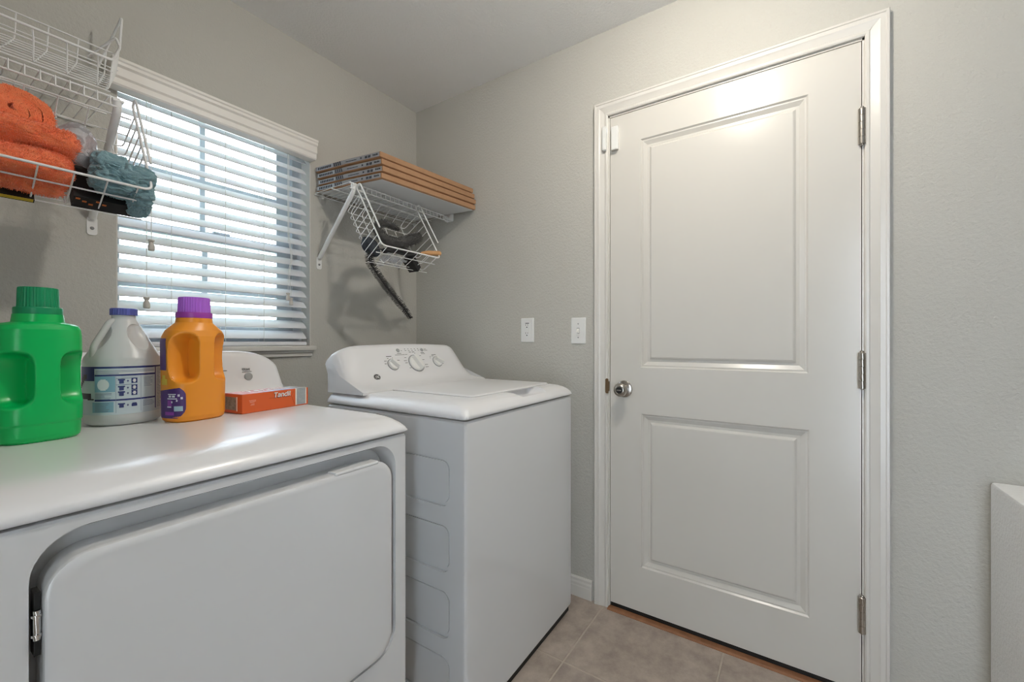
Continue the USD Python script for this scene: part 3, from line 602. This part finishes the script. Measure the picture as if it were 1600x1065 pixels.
# ------------------------------------------------------------ box of dryer sheets
tb = thing('dryer_sheet_box', 'orange carton with white lettering lying on the dryer beside the orange bottle', 'box', (-1.121, -.628, ZT), 9)
ORB = mat('carton_orange', (0.72, 0.12, 0.022), 0.4); PNK = mat('carton_pink', (0.72, 0.25, 0.24), 0.3)
bx, by, bz = .0935, .036, .0475
obj('carton', chbox(-bx, -by, 0, bx, by, bz, .0012), ORB, tb, smooth=False)
obj('lid_flap', chbox(-bx + .0005, -by + .0005, bz - .0004, .052, by - .0005, bz + .0008, .0004), PNK, tb, smooth=False)
GRYP = mat('carton_grey', (0.30, 0.33, 0.34), 0.4, vary=(60, (0.42, 0.44, 0.44))); CRM = mat('carton_cream', (0.82, 0.76, 0.66), 0.4)
ff = frame((0, -1, 0)); ft = np.eye(3); fs = frame((-1, 0, 0))
pf = lambda m, x, z, l=.0002: xf(m, (x, -by - l, z), ff); pt_ = lambda m, x, y, l=.0002: xf(m, (x, y, bz + l), ft)
obj('grey_panel', [box(.056, -by - .0004, .003, .084, -by, bz), box(.056, -by, bz, .084, by, bz + .0004)], GRYP, tb, smooth=False)
obj('cream_stripe', [box(a, -by - .0007, .003, b, -by, bz) for a, b in ((.0525, .0562), (.0838, .087))] + [box(a, -by, bz, b, by, bz + .0009) for a, b in ((.0525, .0562), (.0838, .087))], CRM, tb, smooth=False)
obj('front_lettering', pf(text('Tandil', .0122, .0006, True, .16), .012, .0315, .0008), mat('letter_white', (0.85, 0.83, 0.80), 0.4), tb, smooth=False)
obj('lettering_shadow', pf(xf(text('Tandil', .0122, .0004, True, .16), (-.0004, -.0008, 0), np.diag([1.03, 1.12, 1])), .0122, .0308, .0003), mat('letter_shadow', (0.08, 0.02, 0.02), 0.5), tb, smooth=False)
obj('top_lettering', pt_(text('Tandil', .026, .0006, True, .16), -.012, -.004, .0010), mat('letter_white', (0.85, 0.83, 0.80), 0.4), tb, smooth=False)
obj('top_wave', pt_(prism([(-.06, -.034), (.050, -.034), (.050, -.012), (.02, -.010), (-.02, -.020)], 0, .0003), 0, 0, .0008), mat('carton_blue', (0.42, 0.52, 0.75), 0.35), tb, smooth=False)
obj('arrow', [pt_(prism([(.030, .030), (.038, .030), (.0525, -.020), (.0525, -.033)], 0, .0003), 0, 0, .0009)], mat('letter_white', (0.85, 0.83, 0.80), 0.4), tb, smooth=False)
obj('front_print', [pf(box(-w / 2, -.0008, 0, w / 2, .0008, .0003), -.068 + d, z) for w, z, d in ((.018, .031, 0), (.016, .0285, .001), (.012, .026, -.001), (.008, .022, .001), (.010, .0195, .0))], mat('carton_faint', (0.80, 0.30, 0.20), 0.4), tb, smooth=False)
obj('perforation', [pf(box(-.030, -.0003, 0, .030, .0003, .0003), .006, .0305), pf(prism([(-.0003, -.012), (.0003, -.012), (-.0097, .012), (-.0103, .012)], 0, .0003), .050, .018), pf(prism([(-.0003, 0), (.0003, 0), (.0063, .012), (.0057, .012)], 0, .0003), .040, .030)], mat('carton_dark', (0.30, 0.05, 0.01), 0.5), tb, smooth=False)
obj('end_print', [xf(box(-.030, -.016, 0, .012, .016, .0004), (-bx - .0001, 0, .024), fs), ], mat('carton_olive', (0.16, 0.13, 0.10), 0.4, vary=(90, (0.36, 0.32, 0.25))), tb, smooth=False)
obj('end_stripe', xf(box(.014, -.018, 0, .0175, .017, .0004), (-bx - .0001, 0, .024), fs), CRM, tb, smooth=False)

# ------------------------------------------------------------ wire shelves
def wire_shelf(name, label, x0, x1, xp, deck=1.776, yf=-.262, posts=(), seed=0):
    o = np.array([(x0 + x1) / 2, -.13, deck]); t = thing(name, label, 'shelf', o); lo_ = lambda m: xf(cat(m), -o)
    rw, rl = .0016, .0028; ms = []
    n = int((x1 - x0 - .01) / .0254)
    for k in range(n + 1):
        x = x0 + .005 + k * .0254
        ms.append(tube(rnd_path([(x, -.006, deck + rl), (x, yf - .003, deck + rl), (x, yf - .004, deck - .024)], .006, 3), rw, 5))
    obj('deck_wires', lo_(ms), WIREM, t, smooth=40)
    obj('rear_wire', lo_(tube([(x0, -.006, deck - .002), (x1, -.006, deck - .002)], rl, 8)), WIREM, t)
    obj('middle_wire', lo_(tube([(x0, -.135, deck - .002), (x1, -.135, deck - .002)], rl, 8)), WIREM, t)
    obj('front_wire', lo_(tube([(x0, yf, deck - .001), (x1, yf, deck - .001)], rl, 8)), WIREM, t)
    obj('lip_wire', lo_(tube([(x0, yf - .001, deck - .024), (x1, yf - .001, deck - .024)], rl, 8)), WIREM, t)
    for x in posts:
        b = obj('support_pole', lo_([tube(rnd_path([(x, yf + .004, deck - .006), (x, yf + .006, deck - .030), (x, -.006, 1.492)], .01, 4), .0095, 14)]), WIREM, t)
        obj('foot_plate', lo_([hull([(x + p[0], yy, 1.466 + p[1]) for p in rrect(-.012, -.026, .012, .030, .008, 4) for yy in (-.003, -.0002)])]), WIREM, b)
        obj('screw', lo_([xf(lathe([(0, 0), (.005, 0), (.0045, .002), (0, .0028)], 14), (x, -.003, 1.461), frame((0, -1, 0), (0, 0, 1)))]), PRINTG, b)
        obj('hook_clip', lo_([rbox(x - .012, yf - .006, deck - .010, x + .012, yf + .012, deck - .003, .002, 2)]), WIREM, b)
    for x in np.arange(x0 + .04, x1, .28): obj('wall_clip', lo_([rbox(x - .006, -.012, deck - .012, x + .006, -.0003, deck + .004, .003, 2)]), PLAST, t)
    return t, lo_
sr, lo_ = wire_shelf('wire_shelf', 'white wire shelf in the corner holding a stack of flat cartons', -.618, -.012, 0, posts=(-.594,))
obj('end_bracket', lo_([rbox(-.024, -.287, 1.752, -.0003, -.238, 1.797, .006, 3), rbox(-.055, -.272, 1.757, -.012, -.254, 1.772, .003, 2)]), PLAST, sr)
sl, lo_ = wire_shelf('wire_shelf', 'white wire shelf left of the window with a wire basket on top', -2.30, -1.335, 0, posts=(-1.327 - .012, -2.05))

# ------------------------------------------------------------ wire baskets
def basket(name, label, A, Lx, R, D, nx=7, nr=8, hook=True, group='white wire hang-on baskets', kink=0.0, short=.22):
    """A: front left rim corner; Lx along the front; R from the front rim to the hook end; D depth."""
    A, Lx, R, D = (np.asarray(q, float) for q in (A, Lx, R, D)); o = A + Lx / 2 + R / 2 + D
    t = thing(name, label, 'basket', o, group=group); W = lambda u, r, d: A + Lx * u + R * r + D * d - o
    n1 = -D / np.linalg.norm(D); lr = np.linalg.norm(R); Rn = R / lr
    heavy = .0032; thin = .0018
    rim = rnd_path([W(0, 1, 0), W(0, 0, 0), W(1, 0, 0), W(1, 1, 0)], .022, 6)
    obj('rim', tube(rim, heavy, 9), WIREM, t, smooth=50)
    hk = []
    for u in (0, 1) if not hook else ():
        k_ = np.array([-.343 * (1 - u), 0, 0]) - o
        hk.append(tube(rnd_path([np.array(q) + k_ for q in ((-1.305, -.129, 1.984), (-1.301, -.12, 2.024), (-1.297, -.118, 2.088), (-1.331, -.03, 1.953))], .012, 5), heavy, 8))
        hk.append(tube(rnd_path([np.array(q) + k_ for q in ((-1.303, -.125, 1.990), (-1.314, -.135, 2.010), (-1.358, -.05, 1.961))], .008, 4), heavy, 8))
    for u in (0, 1) if hook else ():
        e = W(u, 1, 0); hk.append(tube(rnd_path([e, e + Rn * .022, e + Rn * .020 + n1 * .026, e + n1 * .026 - Rn * short], .012, 5), heavy, 8))
    for h in hk: obj('hook', h, WIREM, t, smooth=50)
    def depth(d): return d
    fb = []
    for k in range(nx):
        u = (k + .5) / nx
        fb.append(tube(rnd_path([W(u, 0, 0), W(u, kink, .38), W(u, kink + .02, 1.0), W(u, .5, 1.03), W(u, .97, 1.0), W(u, 1.0, .25)], .012, 3), thin, 5))
    obj('long_wires', fb, WIREM, t, smooth=50)
    sb = []
    for k in range(nr):
        r = .06 + .88 * k / (nr - 1)
        sb.append(tube(rnd_path([W(0, r, 0), W(.015, r, 1.0), W(.985, r, 1.0), W(1, r, 0)], .012, 3), thin, 5))
    obj('cross_wires', sb, WIREM, t, smooth=50)
    for bm in (tube(rnd_path([W(0, 1, .25), W(1, 1, .25)], .01), thin * 1.2, 6), tube([W(.0, kink, .40), W(1, kink, .40)], thin * 1.2, 6), tube([W(.0, 1.0, .75), W(1, 1.0, .75)], thin, 5), tube([W(0, .0, .97), W(1, .0, .97)], thin, 5)): obj('belt_wire', bm, WIREM, t, smooth=50)
    return W, o
RR = (0, .152, .246); DD_ = (0, .088, -.064)
WR, oR = basket('wire_basket', 'white wire basket hanging under the corner shelf, holding black brushes', (-.590, -.433, 1.497), (.332, 0, 0), RR, (0, .092, -.060), nx=6, nr=8)
WLb, oL = basket('wire_basket', 'white wire basket hanging left of the window, holding orange and teal cloths', (-1.648, -.414, 1.504), (.341, 0, 0), (0, .146, .248), DD_, nx=6, nr=8)
WT, oT = basket('wire_basket', 'white wire basket standing askew on the shelf left of the window', (-1.697, -.279, 1.866), (.343, 0, 0), (.049, .150, .118), (0, .02, -.080), nx=6, nr=8, kink=.10, hook=False)

# ------------------------------------------------------------ cartons on the corner shelf
KRAFT = mat('kraft_carton', (0.42, 0.235, 0.125), 0.7, vary=(14, (0.36, 0.195, 0.10))); LABG = mat('carton_label', (0.31, 0.31, 0.32), 0.6); LABL = mat('carton_label_pale', (0.44, 0.48, 0.53), 0.6); INKB = mat('carton_ink', (0.05, 0.055, 0.07), 0.6); WUND = mat('carton_white', (0.66, 0.67, 0.68), 0.6)
names = ('lowest', 'second lowest', 'second highest', 'topmost')
for k in range(4):
    z = 1.7812 + k * .0292; hh = .029
    jx, jy = ((-.001, -.002), (.004, -.004), (.001, -.001), (-.003, .003))[k]
    o = np.array([-.31 + jx, -.21 + jy]); Q = np.array([(-.612, -.012), (-.588, -.20), (-.557, -.388), (-.012, -.442 + .003 * k), (-.055, -.030)]) - (-.31, -.21)
    t = thing('flat_carton', f'flat brown carton with grey label, {names[k]} of the four on the corner shelf', 'carton', (*o, z), 0, 'flat cartons on the corner shelf')
    P = Polygon(Q)
    def cring(ins, zz): return [(x, y, zz) for x, y in list(P.buffer(-ins, join_style=2).exterior.coords)[:-1]]
    obj('carton', loft([cring(i_, z_) for z_, i_ in ((0, .012), (.0025, .0035), (.0050, .0002), (.0245, .0002), (.0268, .0035), (hh, .012))]), KRAFT, t, smooth=False)
    e0, e1 = Q[0], Q[2]; mid = Q[1]
    def edge(s_, o_=0.0):      # along the bent end face: 0 at the wall, 1 at the front
        q, d = (e0 + (mid - e0) * s_ * 2, mid - e0) if s_ < .5 else (mid + (e1 - mid) * (s_ - .5) * 2, e1 - mid)
        n_ = np.array([d[1], -d[0]]) / np.linalg.norm(d); n_ = -n_ if n_[0] > 0 else n_
        return q + n_ * o_
    def strip(s0, s1, z0, z1, th, sh=0.0):
        pts = []; out = []
        cutp = [s0] + ([.5] if s0 < .5 < s1 else []) + [s1]
        for u, v in zip(cutp[:-1], cutp[1:]): out.append(hull([(*edge(w_, o_), zq + 0) if not sh else (*edge(w_ + (sh if zq == z1 else 0), o_), zq) for w_ in (u, v) for o_ in (-.0008, th) for zq in (z0, z1)]))
        return out
    obj('end_label', strip(.004, .985, .0060, .0240, .0006), LABG, t, smooth=False)
    obj('label_field', strip(.02, .29, .0068, .0232, .0010), LABL, t, smooth=False)
    if k == 0: obj('bottom_sheet', prism(P.buffer(-.0075), -.0008, .0003), WUND, t, smooth=False)
    ink = []
    for c_ in (.800, .845): ink += strip(c_ - .017, c_ + .017, .0095, .0190, .0014)
    for j in range(6): ink += strip(.895 + j * .0125, .9035 + j * .0125, .0125, .0195 if j in (0, 4) else .0178, .0014)
    for j in range(8): ink += strip(.045 + j * .0285, .066 + j * .0285, .0095, .0195, .0014)
    for j in range(4): ink += strip(.315 + j * .031, .334 + j * .031, .0072, .0228, .0013, -.012)
    ink += strip(.50, .66, .0125, .0150, .0013) + strip(.715, .735, .0115, .0185, .0013)
    obj('label_print', ink, INKB, t, smooth=False)

# ------------------------------------------------------------ things in the corner basket
FUZZ = mat('black_fuzz', (0.10, 0.097, 0.094), 0.9); BPL = mat('black_plastic', (0.015, 0.015, 0.017), 0.45)
def spline(P, n):
    from scipy.interpolate import CubicSpline
    P = np.asarray(P, float); s = np.r_[0, np.cumsum(np.linalg.norm(np.diff(P, axis=0), axis=1))]; return CubicSpline(s, P)(np.linspace(0, s[-1], n))
du = thing('duster', 'charcoal fuzzy bendable duster curled inside the corner wire basket', 'duster', (-.46, -.34, 1.53)); do_ = np.array([-.46, -.34, 1.53])
path = spline([(-.392, -.30, 1.622), (-.445, -.305, 1.630), (-.497, -.315, 1.622), (-.531, -.33, 1.590), (-.517, -.345, 1.556), (-.468, -.352, 1.541), (-.405, -.35, 1.555), (-.345, -.342, 1.580), (-.292, -.335, 1.606)], 60)
rad = np.interp(np.linspace(0, 1, 60), [0, .1, .35, .5, .9, .97, 1], [.008, .011, .014, .020, .021, .017, .008])
dm = tube(path, rad, 14); nn = meshkit.fbm(dm.vertices * 160, 2, 3); dm.vertices += dm.vertex_normals * ((nn - .5) * .006)[:, None]
obj('core', xf(dm, -do_), FUZZ, du, smooth=True)
r = np.random.default_rng(8); pts, fi = trimesh.sample.sample_surface(dm, 5200, seed=8); nrm = dm.face_normals[fi]
lines = [np.array([p, p + n_ * .0035 + q * .0012, p + n_ * .0055 + q * .0032]) - do_ for p, n_, q in zip(pts, nrm, r.normal(size=pts.shape))]
curves('fuzz', lines, .0007, FUZZ, du)
# soft dark pouch at the left of the basket
po = thing('fabric_pouch', 'dark blue-grey soft pouch at the left end of the corner wire basket', 'pouch', (-.555, -.31, 1.50))
e = trimesh.creation.icosphere(4, 1.0); e.vertices *= (.033, .060, .030); e = xf(e, R=trimesh.transformations.rotation_matrix(.75, [1, 0, 0])[:3, :3]); e.vertices += e.vertex_normals * ((meshkit.fbm(e.vertices * 38, 3, 5) - .5) * .016)[:, None]
obj('cloth', xf(e, (0.005, .0, .012)), mat('pouch_cloth', (0.035, 0.042, 0.052), 0.85, bump=(300, .4, .001)), po, smooth=True)
# black folded nozzle / attachment on the bottom of the basket
bt = thing('vacuum_attachment', 'black plastic vacuum attachment lying across the bottom of the corner basket', 'attachment', (-.40, -.335, 1.49))
obj('tube', tube(spline([(-.115, -.012, .006), (-.06, -.016, .020), (.0, -.018, .022), (.045, -.016, .008)], 20), np.linspace(.011, .019, 20), 14), BPL, bt, smooth=50)
obj('head', hull([(a + s * .5 * k, b * .030 - .008, c + s * -.55 * k) for a, c, k in ((.035, .010, 0), (.035, .010, .085)) for s in (1,) for b in (-1, 1) for _ in (0,)] + [(.020 + .5 * k, b * .030 - .008, -.012 - .55 * k) for k in (0, .085) for b in (-1, 1)]), BPL, bt, smooth=False)
# crumpled clear bubble wrap
bw = thing('bubble_wrap', 'crumpled piece of clear bubble wrap in the bottom of the corner basket', 'wrap', (-.45, -.33, 1.452))
g = np.stack(np.meshgrid(np.linspace(-1, 1, 26), np.linspace(-1, 1, 16), indexing='ij'), -1); zz_ = (meshkit.fbm(np.dstack([g[..., 0] * 2.2, g[..., 1] * 2.2, g[..., 0] * 0]), 3, 9) - .5)
P = np.stack([g[..., 0] * .062, g[..., 1] * .034 + zz_ * .01 + .006, zz_ * .05 - g[..., 1] * .020 + .014], -1); bmesh = grid(P)
bub = [xf(trimesh.creation.icosphere(1, .0035), P[i, j]) for i in range(1, 25, 2) for j in range(1, 15, 2)]
obj('film', bmesh, FILM, bw, smooth=True); tag(obj('bubbles', bub, FILM, bw, smooth=True), kind='stuff')
# long bristle brush with a wooden handle
br = thing('bristle_brush', 'long black bristle brush with wooden handle hanging out of the corner basket', 'brush', (-.45, -.37, 1.45)); b0 = np.array([-.45, -.37, 1.45])
obj('handle', xf(lathe([(0, 0), (.0095, 0), (.0118, .004), (.0122, .016), (.0108, .030), (.0112, .050), (.0120, .072), (.0095, .096), (.0055, .116), (.0035, .122), (0, .122)], 20), np.array([-.245, -.418, 1.524]) - b0, frame((-.985, .02, -.15), (0, 1, .3))), mat('beech_wood', (0.62, 0.34, 0.15), 0.45, vary=(35, (0.52, 0.27, 0.11))), br, smooth=35)
rodp = spline([(-.364, -.412, 1.505), (-.44, -.375, 1.492), (-.525, -.365, 1.498), (-.577, -.35, 1.482), (-.580, -.34, 1.452), (-.555, -.335, 1.418), (-.500, -.33, 1.364), (-.430, -.33, 1.300), (-.345, -.33, 1.218)], 160)
obj('wire_stem', tube(rodp - b0, .0028, 8), BPL, br, smooth=50)
lines = []; tng = np.gradient(rodp, axis=0); tng /= np.linalg.norm(tng, axis=1, keepdims=True)
r = np.random.default_rng(5)
for k in range(520):
    s = 62 + 97 * k / 520; i = int(s); p = rodp[i] * (1 - (s - i)) + rodp[min(i + 1, 159)] * (s - i); t_ = tng[i]
    a = k * 2.399 + r.normal() * .25; u_ = np.cross(t_, [0, 1, 0]); u_ /= np.linalg.norm(u_); w_ = np.cross(t_, u_)
    ln = .0185 * (1 - .35 * max(0, (s - 135) / 25)) * (.9 + .2 * r.random()); d_ = u_ * math.cos(a) + w_ * math.sin(a)
    lines.append(np.array([p, p + d_ * ln * .5, p + d_ * ln + t_ * .0008]) - b0)
curves('bristles', lines, .0019, BPL, br)

# ------------------------------------------------------------ things in the left basket
ORT = mat('orange_towel', (0.95, 0.19, 0.07), 0.95, bump=(420, .7, .003), vary=(55, (0.92, 0.27, 0.11)), sheen=0.35)
def BL(x, r_, d): # left basket coordinates: metres along the rim and depth directions
    Rn = np.array([0, .146, .248]) / .2878; Dn = np.array([0, .088, -.064]) / .1088; return np.array([x, -.414, 1.504]) + Rn * r_ + Dn * d
tw = thing('towel_pile', 'bright orange folded terry towels in the left wire basket', 'towel', BL(-1.53, .06, .05)); to = BL(-1.53, .06, .05)
def soft_block(x0, x1, r0, r1, d0, d1, seed, amp=.010, rad=.022):
    m = rbox(x0, r0, d0, x1, r1, d1, rad, 4); m = m.subdivide_to_size(.009)
    v = np.array([BL(*p) for p in m.vertices]); m = trimesh.Trimesh(v, m.faces, process=True); 
    if m.volume < 0: m.invert()
    m.vertices += m.vertex_normals * ((meshkit.fbm(m.vertices * [22, 40, 40], 4, seed) - .5) * amp * 2)[:, None]; return m
f1_ = xf(soft_block(-1.640, -1.446, .004, .075, .004, .104, 3, .010, .026), -to); f2_ = xf(soft_block(-1.640, -1.436, .062, .104, -.030, .085, 8, .012, .020), -to)
obj('folded_towel', f1_, ORT, tw, smooth=True); obj('folded_towel', f2_, ORT, tw, smooth=True)
# rolled towel: a spiral section swept towards the wall
from shapely.geometry import LineString
tr_ = thing('rolled_towel', 'bright orange towel rolled up on top of the folded towels', 'towel', (-1.535, -.30, 1.622))
def roll(y0, y1):
    a = np.linspace(-.6, 4.7 * math.pi, 130); rad_ = .0065 + .0172 * (a + .6) / (2 * math.pi)
    sp = LineString(np.stack([rad_ * np.cos(-a + .4) * 1.18, rad_ * np.sin(-a + .4) * .95], 1))
    parts = []
    ys = [y0, y0 + .004, y0 + .011, y1 - .008, y1]; ins = [.0062, .0086, .0096, .0096, .007]
    base = np.array(sp.buffer(.0090, quad_segs=5).exterior.coords)[:-1]
    m = prism(sp.buffer(.0090, quad_segs=5), y0, y1, 'y').subdivide_to_size(.007)
    m.merge_vertices(); q = m.vertices; m.vertices += (np.stack([meshkit.fbm(q * 34 + k * 7.3, 3, 4 + k) for k in range(3)], 1) - .5) * np.array([.007, .012, .007]); return m
rm = roll(-.085, .09); obj('roll', rm, ORT, tr_, smooth=40)
def terry(mesh, n, parent, seed, L_=.0045, shift=(0, 0, 0)):
    r = np.random.default_rng(seed); p, fi = trimesh.sample.sample_surface(mesh, n, seed=seed); nn_ = mesh.face_normals[fi]; q = r.normal(size=p.shape)
    curves('pile', [np.array([a_, a_ + (c_ + .5 * b_) * L_]) + shift for a_, c_, b_ in zip(p, nn_, q)], .0009, ORT, parent)
terry(rm, 5000, tr_, 3, .0026); terry(trimesh.util.concatenate([f1_, f2_]), 14000, tw, 6, .0030)
# clear plastic bag around the towels
pb = thing('plastic_bag', 'clear plastic bag sheet bunched at the right side of the orange towels', 'bag', (-1.43, -.31, 1.575))
e = trimesh.creation.icosphere(4, 1.0); e.vertices = e.vertices * [.040, .055, .070]; e = e.slice_plane([0, 0, -.045], [0, 0, 1]); e.vertices += (meshkit.fbm(e.vertices * 45, 3, 2) - .5)[:, None] * np.array([.03, .02, .03])
obj('film', xf(e, (.0, 0, .01)), FILM, pb, smooth=True)
# teal cloth
TEAL = mat('teal_cloth', (0.17, 0.305, 0.345), 0.92, bump=(520, .6, .0022), vary=(40, (0.23, 0.37, 0.41)), sheen=.25)
te = thing('cleaning_cloth', 'crumpled teal cleaning cloth at the right end of the left wire basket', 'cloth', BL(-1.36, .06, .05)); t0 = BL(-1.36, .06, .05)
def crumple(x0, x1, r0, r1, d0, d1, seed, amp):
    m = rbox(x0, r0, d0, x1, r1, d1, min(x1 - x0, r1 - r0, d1 - d0) * .40, 5).subdivide_to_size(.0035)
    v = np.array([BL(*p) for p in m.vertices]); m = trimesh.Trimesh(v, m.faces, process=True)
    if m.volume < 0: m.invert()
    q = m.vertices + (meshkit.fbm(m.vertices * 25, 2, seed + 3)[:, None] - .5) * .05
    f1 = np.abs(meshkit.fbm(q * [38, 70, 60], 3, seed) - .5) * 2; m.vertices += m.vertex_normals * ((.30 - f1) * amp)[:, None]; return m
obj('fold', xf(crumple(-1.412, -1.318, .010, .070, .000, .066, 6, .026), -t0), TEAL, te, smooth=True)
obj('fold', xf(crumple(-1.340, -1.296, -.004, .040, .010, .102, 11, .018), -t0), TEAL, te, smooth=True)
obj('fold', xf(crumple(-1.410, -1.345, .050, .090, -.012, .035, 15, .018), -t0), TEAL, te, smooth=True)
obj('fold', xf(crumple(-1.368, -1.296, .025, .062, -.016, .030, 21, .016), -t0), TEAL, te, smooth=True)
# dark carton under the cloths, and a yellow-edged tray under the towels
def slabBL(x0, x1, r0, r1, d0, d1): return hull([BL(x, r_, d) for x in (x0, x1) for r_ in (r0, r1) for d in (d0, d1)])
bc = thing('black_package', 'flat black package with orange print under the teal cloth', 'package', BL(-1.37, .05, .1)); c0 = BL(-1.37, .05, .1)
obj('pack', xf(slabBL(-1.440, -1.318, .004, .150, .072, .106), -c0), BLACK, bc, smooth=False)
obj('print', xf(cat([slabBL(-1.436 + k * .012, -1.428 + k * .012, .0032, .006, .076 + .006 * (k % 3), .081 + .006 * (k % 3)) for k in range(5)]), -c0), mat('print_orange', (0.6, .16, .04), .5), bc, smooth=False)
ty = thing('yellow_edged_package', 'flat black package with a yellow stripe under the orange towels', 'package', BL(-1.58, .05, .11)); c1 = BL(-1.58, .05, .11)
obj('pack', xf(slabBL(-1.645, -1.500, -.002, .16, .104, .113), -c1), BLACK, ty, smooth=False)
obj('stripe', xf(slabBL(-1.645, -1.502, -.0035, -.0018, .103, .110), -c1), mat('stripe_yellow', (0.5, .36, .03), .5), ty, smooth=False)

# ------------------------------------------------------------ wall plates and sensor
NX = frame((-1, 0, 0))
def plate(y0, y1, z0, z1):
    return hull([(-.0003, y, z) for y, z in rrect(y0, z0, y1, z1, .003, 3)] + [(-.0045, y, z) for y, z in rrect(y0 + .0006, z0 + .0006, y1 - .0006, z1 - .0006, .003, 3)] + [(-.0062, y, z) for y, z in rrect(y0 + .004, z0 + .004, y1 - .004, z1 - .004, .003, 3)])
ot = thing('wall_outlet', 'white double socket outlet plate on the wall above the washing machine', 'outlet', (0, -.7505, 1.165)); oo = np.array([0, -.7505, 1.165])
obj('plate', xf(plate(-.7855, -.7155, 1.108, 1.222), -oo), PLAST, ot)
obj('face', box(-.0078, -.0165, -.0335, -.006, .0165, .0335), PLAST, ot, smooth=False)
sl_ = []
for zc in (.021, -.017): sl_ += [box(-.0082, .0045, zc - .001, -.0075, .0062, zc + .007), box(-.0082, -.0062, zc, -.0075, -.0045, zc + .006), box(-.0082, -.0025, zc - .010, -.0075, .0025, zc - .005)]
obj('slots', sl_, DARK, ot, smooth=False); obj('test_buttons', [box(-.0088, -.012, .030, -.0076, .008, .0345)], PRINTG, ot, smooth=False)
sw = thing('light_switch', 'white toggle light switch plate beside the door casing', 'switch', (0, -1.0135, 1.159)); so = np.array([0, -1.0135, 1.159])
obj('plate', xf(plate(-1.0485, -.9785, 1.102, 1.216), -so), PLAST, sw)
obj('toggle', hull([(-.006, y, z) for y in (-.005, .005) for z in (-.010, .010)] + [(-.017, y, z) for y in (-.0035, .0035) for z in (-.011, -.005)]), PLAST, sw, smooth=False)
obj('toggle_slot', box(-.0064, -.0062, -.0125, -.006, .0062, .0125), BTNG, sw, smooth=False)
for z in (.030, -.030): obj('screw', xf(lathe([(0, 0), (.0032, 0), (.0028, .0012), (0, .0016)], 12), (-.006, 0, z), NX), BTNG, sw)
sn = thing('door_contact_sensor', 'small white two-piece alarm contact at the top corner of the door', 'sensor', (0, -1.165, 1.955))
obj('magnet_block', rbox(-.0150, -.030, -.050, -.0003, -.0005, .047, .003, 2), PLAST, sn); obj('magnet_foot', rbox(-.022, -.026, -.052, -.0145, -.004, -.040, .002, 2), PLAST, sn)
obj('switch_block', rbox(-.0260, .0175, -.046, -.0120, .0345, .052, .003, 2), PLAST, sn)

# ------------------------------------------------------------ ceiling lamp (above the picture's upper edge)
lx, ly, lz = LAMP_AT
cl = thing('ceiling_lamp', 'small white flush ceiling lamp with a round warm dome', 'lamp', (lx, ly, H))
obj('base', lathe([(0, 0), (.085, 0), (.083, -.012), (.050, -.020), (.044, -.062), (0, -.062)], 48), PLAST, cl)
obj('dome', lathe([(0, -.060), (.041, -.061), (.043, -.070), (.041, -.086), (.032, -.100), (.017, -.108), (0, -.110)], 40), mat('lamp_glow', LAMP_COLOR, 0.5, emit=LAMP), cl, smooth=40)
